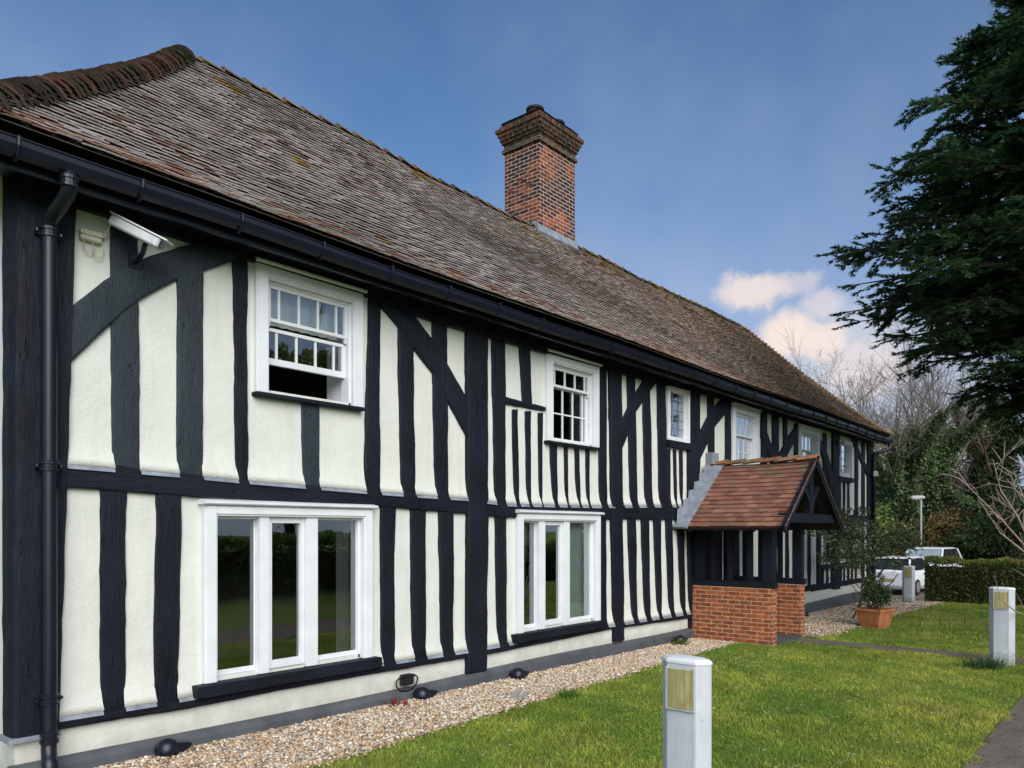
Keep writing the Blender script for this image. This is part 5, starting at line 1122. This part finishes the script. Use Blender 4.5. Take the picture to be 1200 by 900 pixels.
# ------------------------------------------------------------------ lamp post and cars in the car park
def lamp_post():
    x, y = 42.1, 2.25; z = gz(x); r = empty('lamp_post', (x, y, z), R_(-50)); tag(r, 'slim grey lamp post with flat lamp head in front of the ivy-wrapped tree', 'lamp post')
    MB().lathe([(.07, 0), (.07, .9), (.05, .95), (.042, 4.05)], (0, 0, 0), 10).build('pole', M['galv'], r); MB().tube([(0, 0, 4.02), (0, 0, 4.13), (-.14, 0, 4.16)], .04, 8).build('arm', M['galv'], r)
    MB().prism([(-.55, 4.14), (-.50, 4.09), (.14, 4.11), (.17, 4.17), (.05, 4.25), (-.42, 4.24)], -.13, .13, 1).build('lamp_head', M['galv'], r, bevel=.02); MB().box((-.46, -.09, 4.07), (-.08, .09, 4.0905)).build('lens', M['white'], r)
lamp_post()
def car(loc, rz, label, name, S, body, glass_f):
    """S: stations (x, z_low, z_belt, half width) for the body and (x, z, half width) for the cabin top"""
    r = empty(name, loc, rz); tag(r, label, 'car'); V, F = [], []
    sec = lambda x, zl, zb, w: [(x, -w * .86, zl), (x, -w * .98, zl + .18 * (zb - zl)), (x, -w, zl + .5 * (zb - zl)), (x, -w * .97, zl + .8 * (zb - zl)), (x, -w * .90, zb), (x, 0, zb + .03), (x, w * .90, zb), (x, w * .97, zl + .8 * (zb - zl)), (x, w, zl + .5 * (zb - zl)), (x, w * .98, zl + .18 * (zb - zl)), (x, w * .86, zl)]
    for s in S['body']: V += sec(*s)
    k = 11
    for i in range(len(S['body']) - 1):
        for j in range(k): F.append((i * k + j, i * k + (j + 1) % k, (i + 1) * k + (j + 1) % k, (i + 1) * k + j))
    F += [tuple(range(k)), tuple((len(S['body']) - 1) * k + j for j in range(k))]
    bo = MB().add(V, F).build('body', M['carwhite'], r, bevel=.02)
    (xa, xb, xc, xd, zb, zr, wb, wr) = S['cabin']   # rear foot, rear roof, front roof, front foot
    q = lambda a, w, z: [(a, -w, z), (a, w, z)]
    A, B, C_, D_ = q(xa, wb, zb), q(xb, wr, zr), q(xc, wr, zr), q(xd, wb, zb)
    MB().add(A + B, [(0, 1, 3, 2)]).build('rear_window', M['carglass'], r, fixn=False); MB().add(C_ + D_, [(0, 1, 3, 2)]).build('windscreen', M['screen'], r, fixn=False)
    for i in (0, 1):
        n_w = MB().add([A[i], B[i], C_[i], D_[i]], [(0, 1, 2, 3)]); sw = n_w.build('side_window', M['carglass'], r, fixn=False)
        p = MB(); s = 1 if i else -1; mid = (xb + xc) / 2
        p.bar((mid, s * (wb + .008), zb), (mid - .03, s * (wr + .008), zr), .07, .02); p.build('pillar', M['rubber'], r)
    t = MB(); t.add([(xb - .12, -wr * .96, zr + .0), (xb - .12, wr * .96, zr), (xc + .05, wr * .96, zr), (xc + .05, -wr * .96, zr), (xb, -wr * .8, zr + .06), (xb, wr * .8, zr + .06), (xc - .2, wr * .8, zr + .07), (xc - .2, -wr * .8, zr + .07)], [(4, 5, 6, 7), (0, 1, 5, 4), (1, 2, 6, 5), (2, 3, 7, 6), (3, 0, 4, 7), (3, 2, 1, 0)])
    for a, b_ in ((A, B), (C_, D_)):
        for i in (0, 1): t.bar(a[i], b_[i], .07, .07)
    t.build('roof', M['carwhite'], r, bevel=.01)
    for x in S['wheels']:
        for s in (-1, 1):
            w = MB(); R0 = .33; V = []; w.tube([(x, s * (S['w'] - .20), R0), (x, s * (S['w'] + .01), R0)], R0, 20); wh = w.build('wheel', M['rubber'], r, bevel=.02); MB().tube([(x, s * (S['w'] - .02), R0), (x, s * (S['w'] + .022), R0)], .21, 14).build('rim', M['alloy'], wh)
    for s in (-1, 1):
        MB().box((S['body'][0][0] - .015, s * (S['w'] - .22) - .09, .72), (S['body'][0][0] + .12, s * (S['w'] - .22) + .17 * (s > 0) + .09 * (s < 0) - .0, .98)).build('tail_light', M['redlens'], r, bevel=.02)
        MB().box((S['body'][-1][0] - .2, s * (S['w'] - .28) - .15, .62), (S['body'][-1][0] + .01, s * (S['w'] - .28) + .15, .76)).build('headlight', M['screen'], r, bevel=.02)
        MB().prism([(xd - .55, zb + .0), (xd - .4, zb), (xd - .42, zb + .15), (xd - .55, zb + .13)], min(s * (wb + .04), s * (wb + .22)), max(s * (wb + .04), s * (wb + .22)), 1).build('mirror', M['carwhite'], r, bevel=.02)
    MB().box((S['body'][0][0] - .02, -.26, .55), (S['body'][0][0], .26, .66)).build('number_plate', M['lens'], r)
    return r
HATCH = dict(w=.88, wheels=(.72, 3.25), cabin=(.12, .62, 2.2, 3.05, .95, 1.42, .76, .62), body=[(0, .38, .90, .74), (.10, .25, .97, .84), (.7, .22, .96, .88), (2.2, .2, .95, .88), (3.0, .2, .94, .88), (3.8, .24, .80, .82), (4.02, .32, .68, .66)])
SUV = dict(w=.93, wheels=(.85, 3.55), cabin=(.15, .55, 2.75, 3.5, 1.12, 1.70, .82, .68), body=[(0, .42, 1.02, .80), (.10, .32, 1.12, .90), (.8, .28, 1.12, .93), (2.4, .28, 1.12, .93), (3.4, .28, 1.10, .93), (4.35, .32, .96, .86), (4.55, .40, .82, .72)])
car((32.3, 1.35, gz(32)), R_(-4), 'white hatchback with red tail light parked by the corner of the house', 'parked_car', HATCH, None, None)
car((40.5, .95, gz(40)), R_(176), 'white tall car facing the house behind the hedge with its windscreen showing', 'parked_car', SUV, None, None)
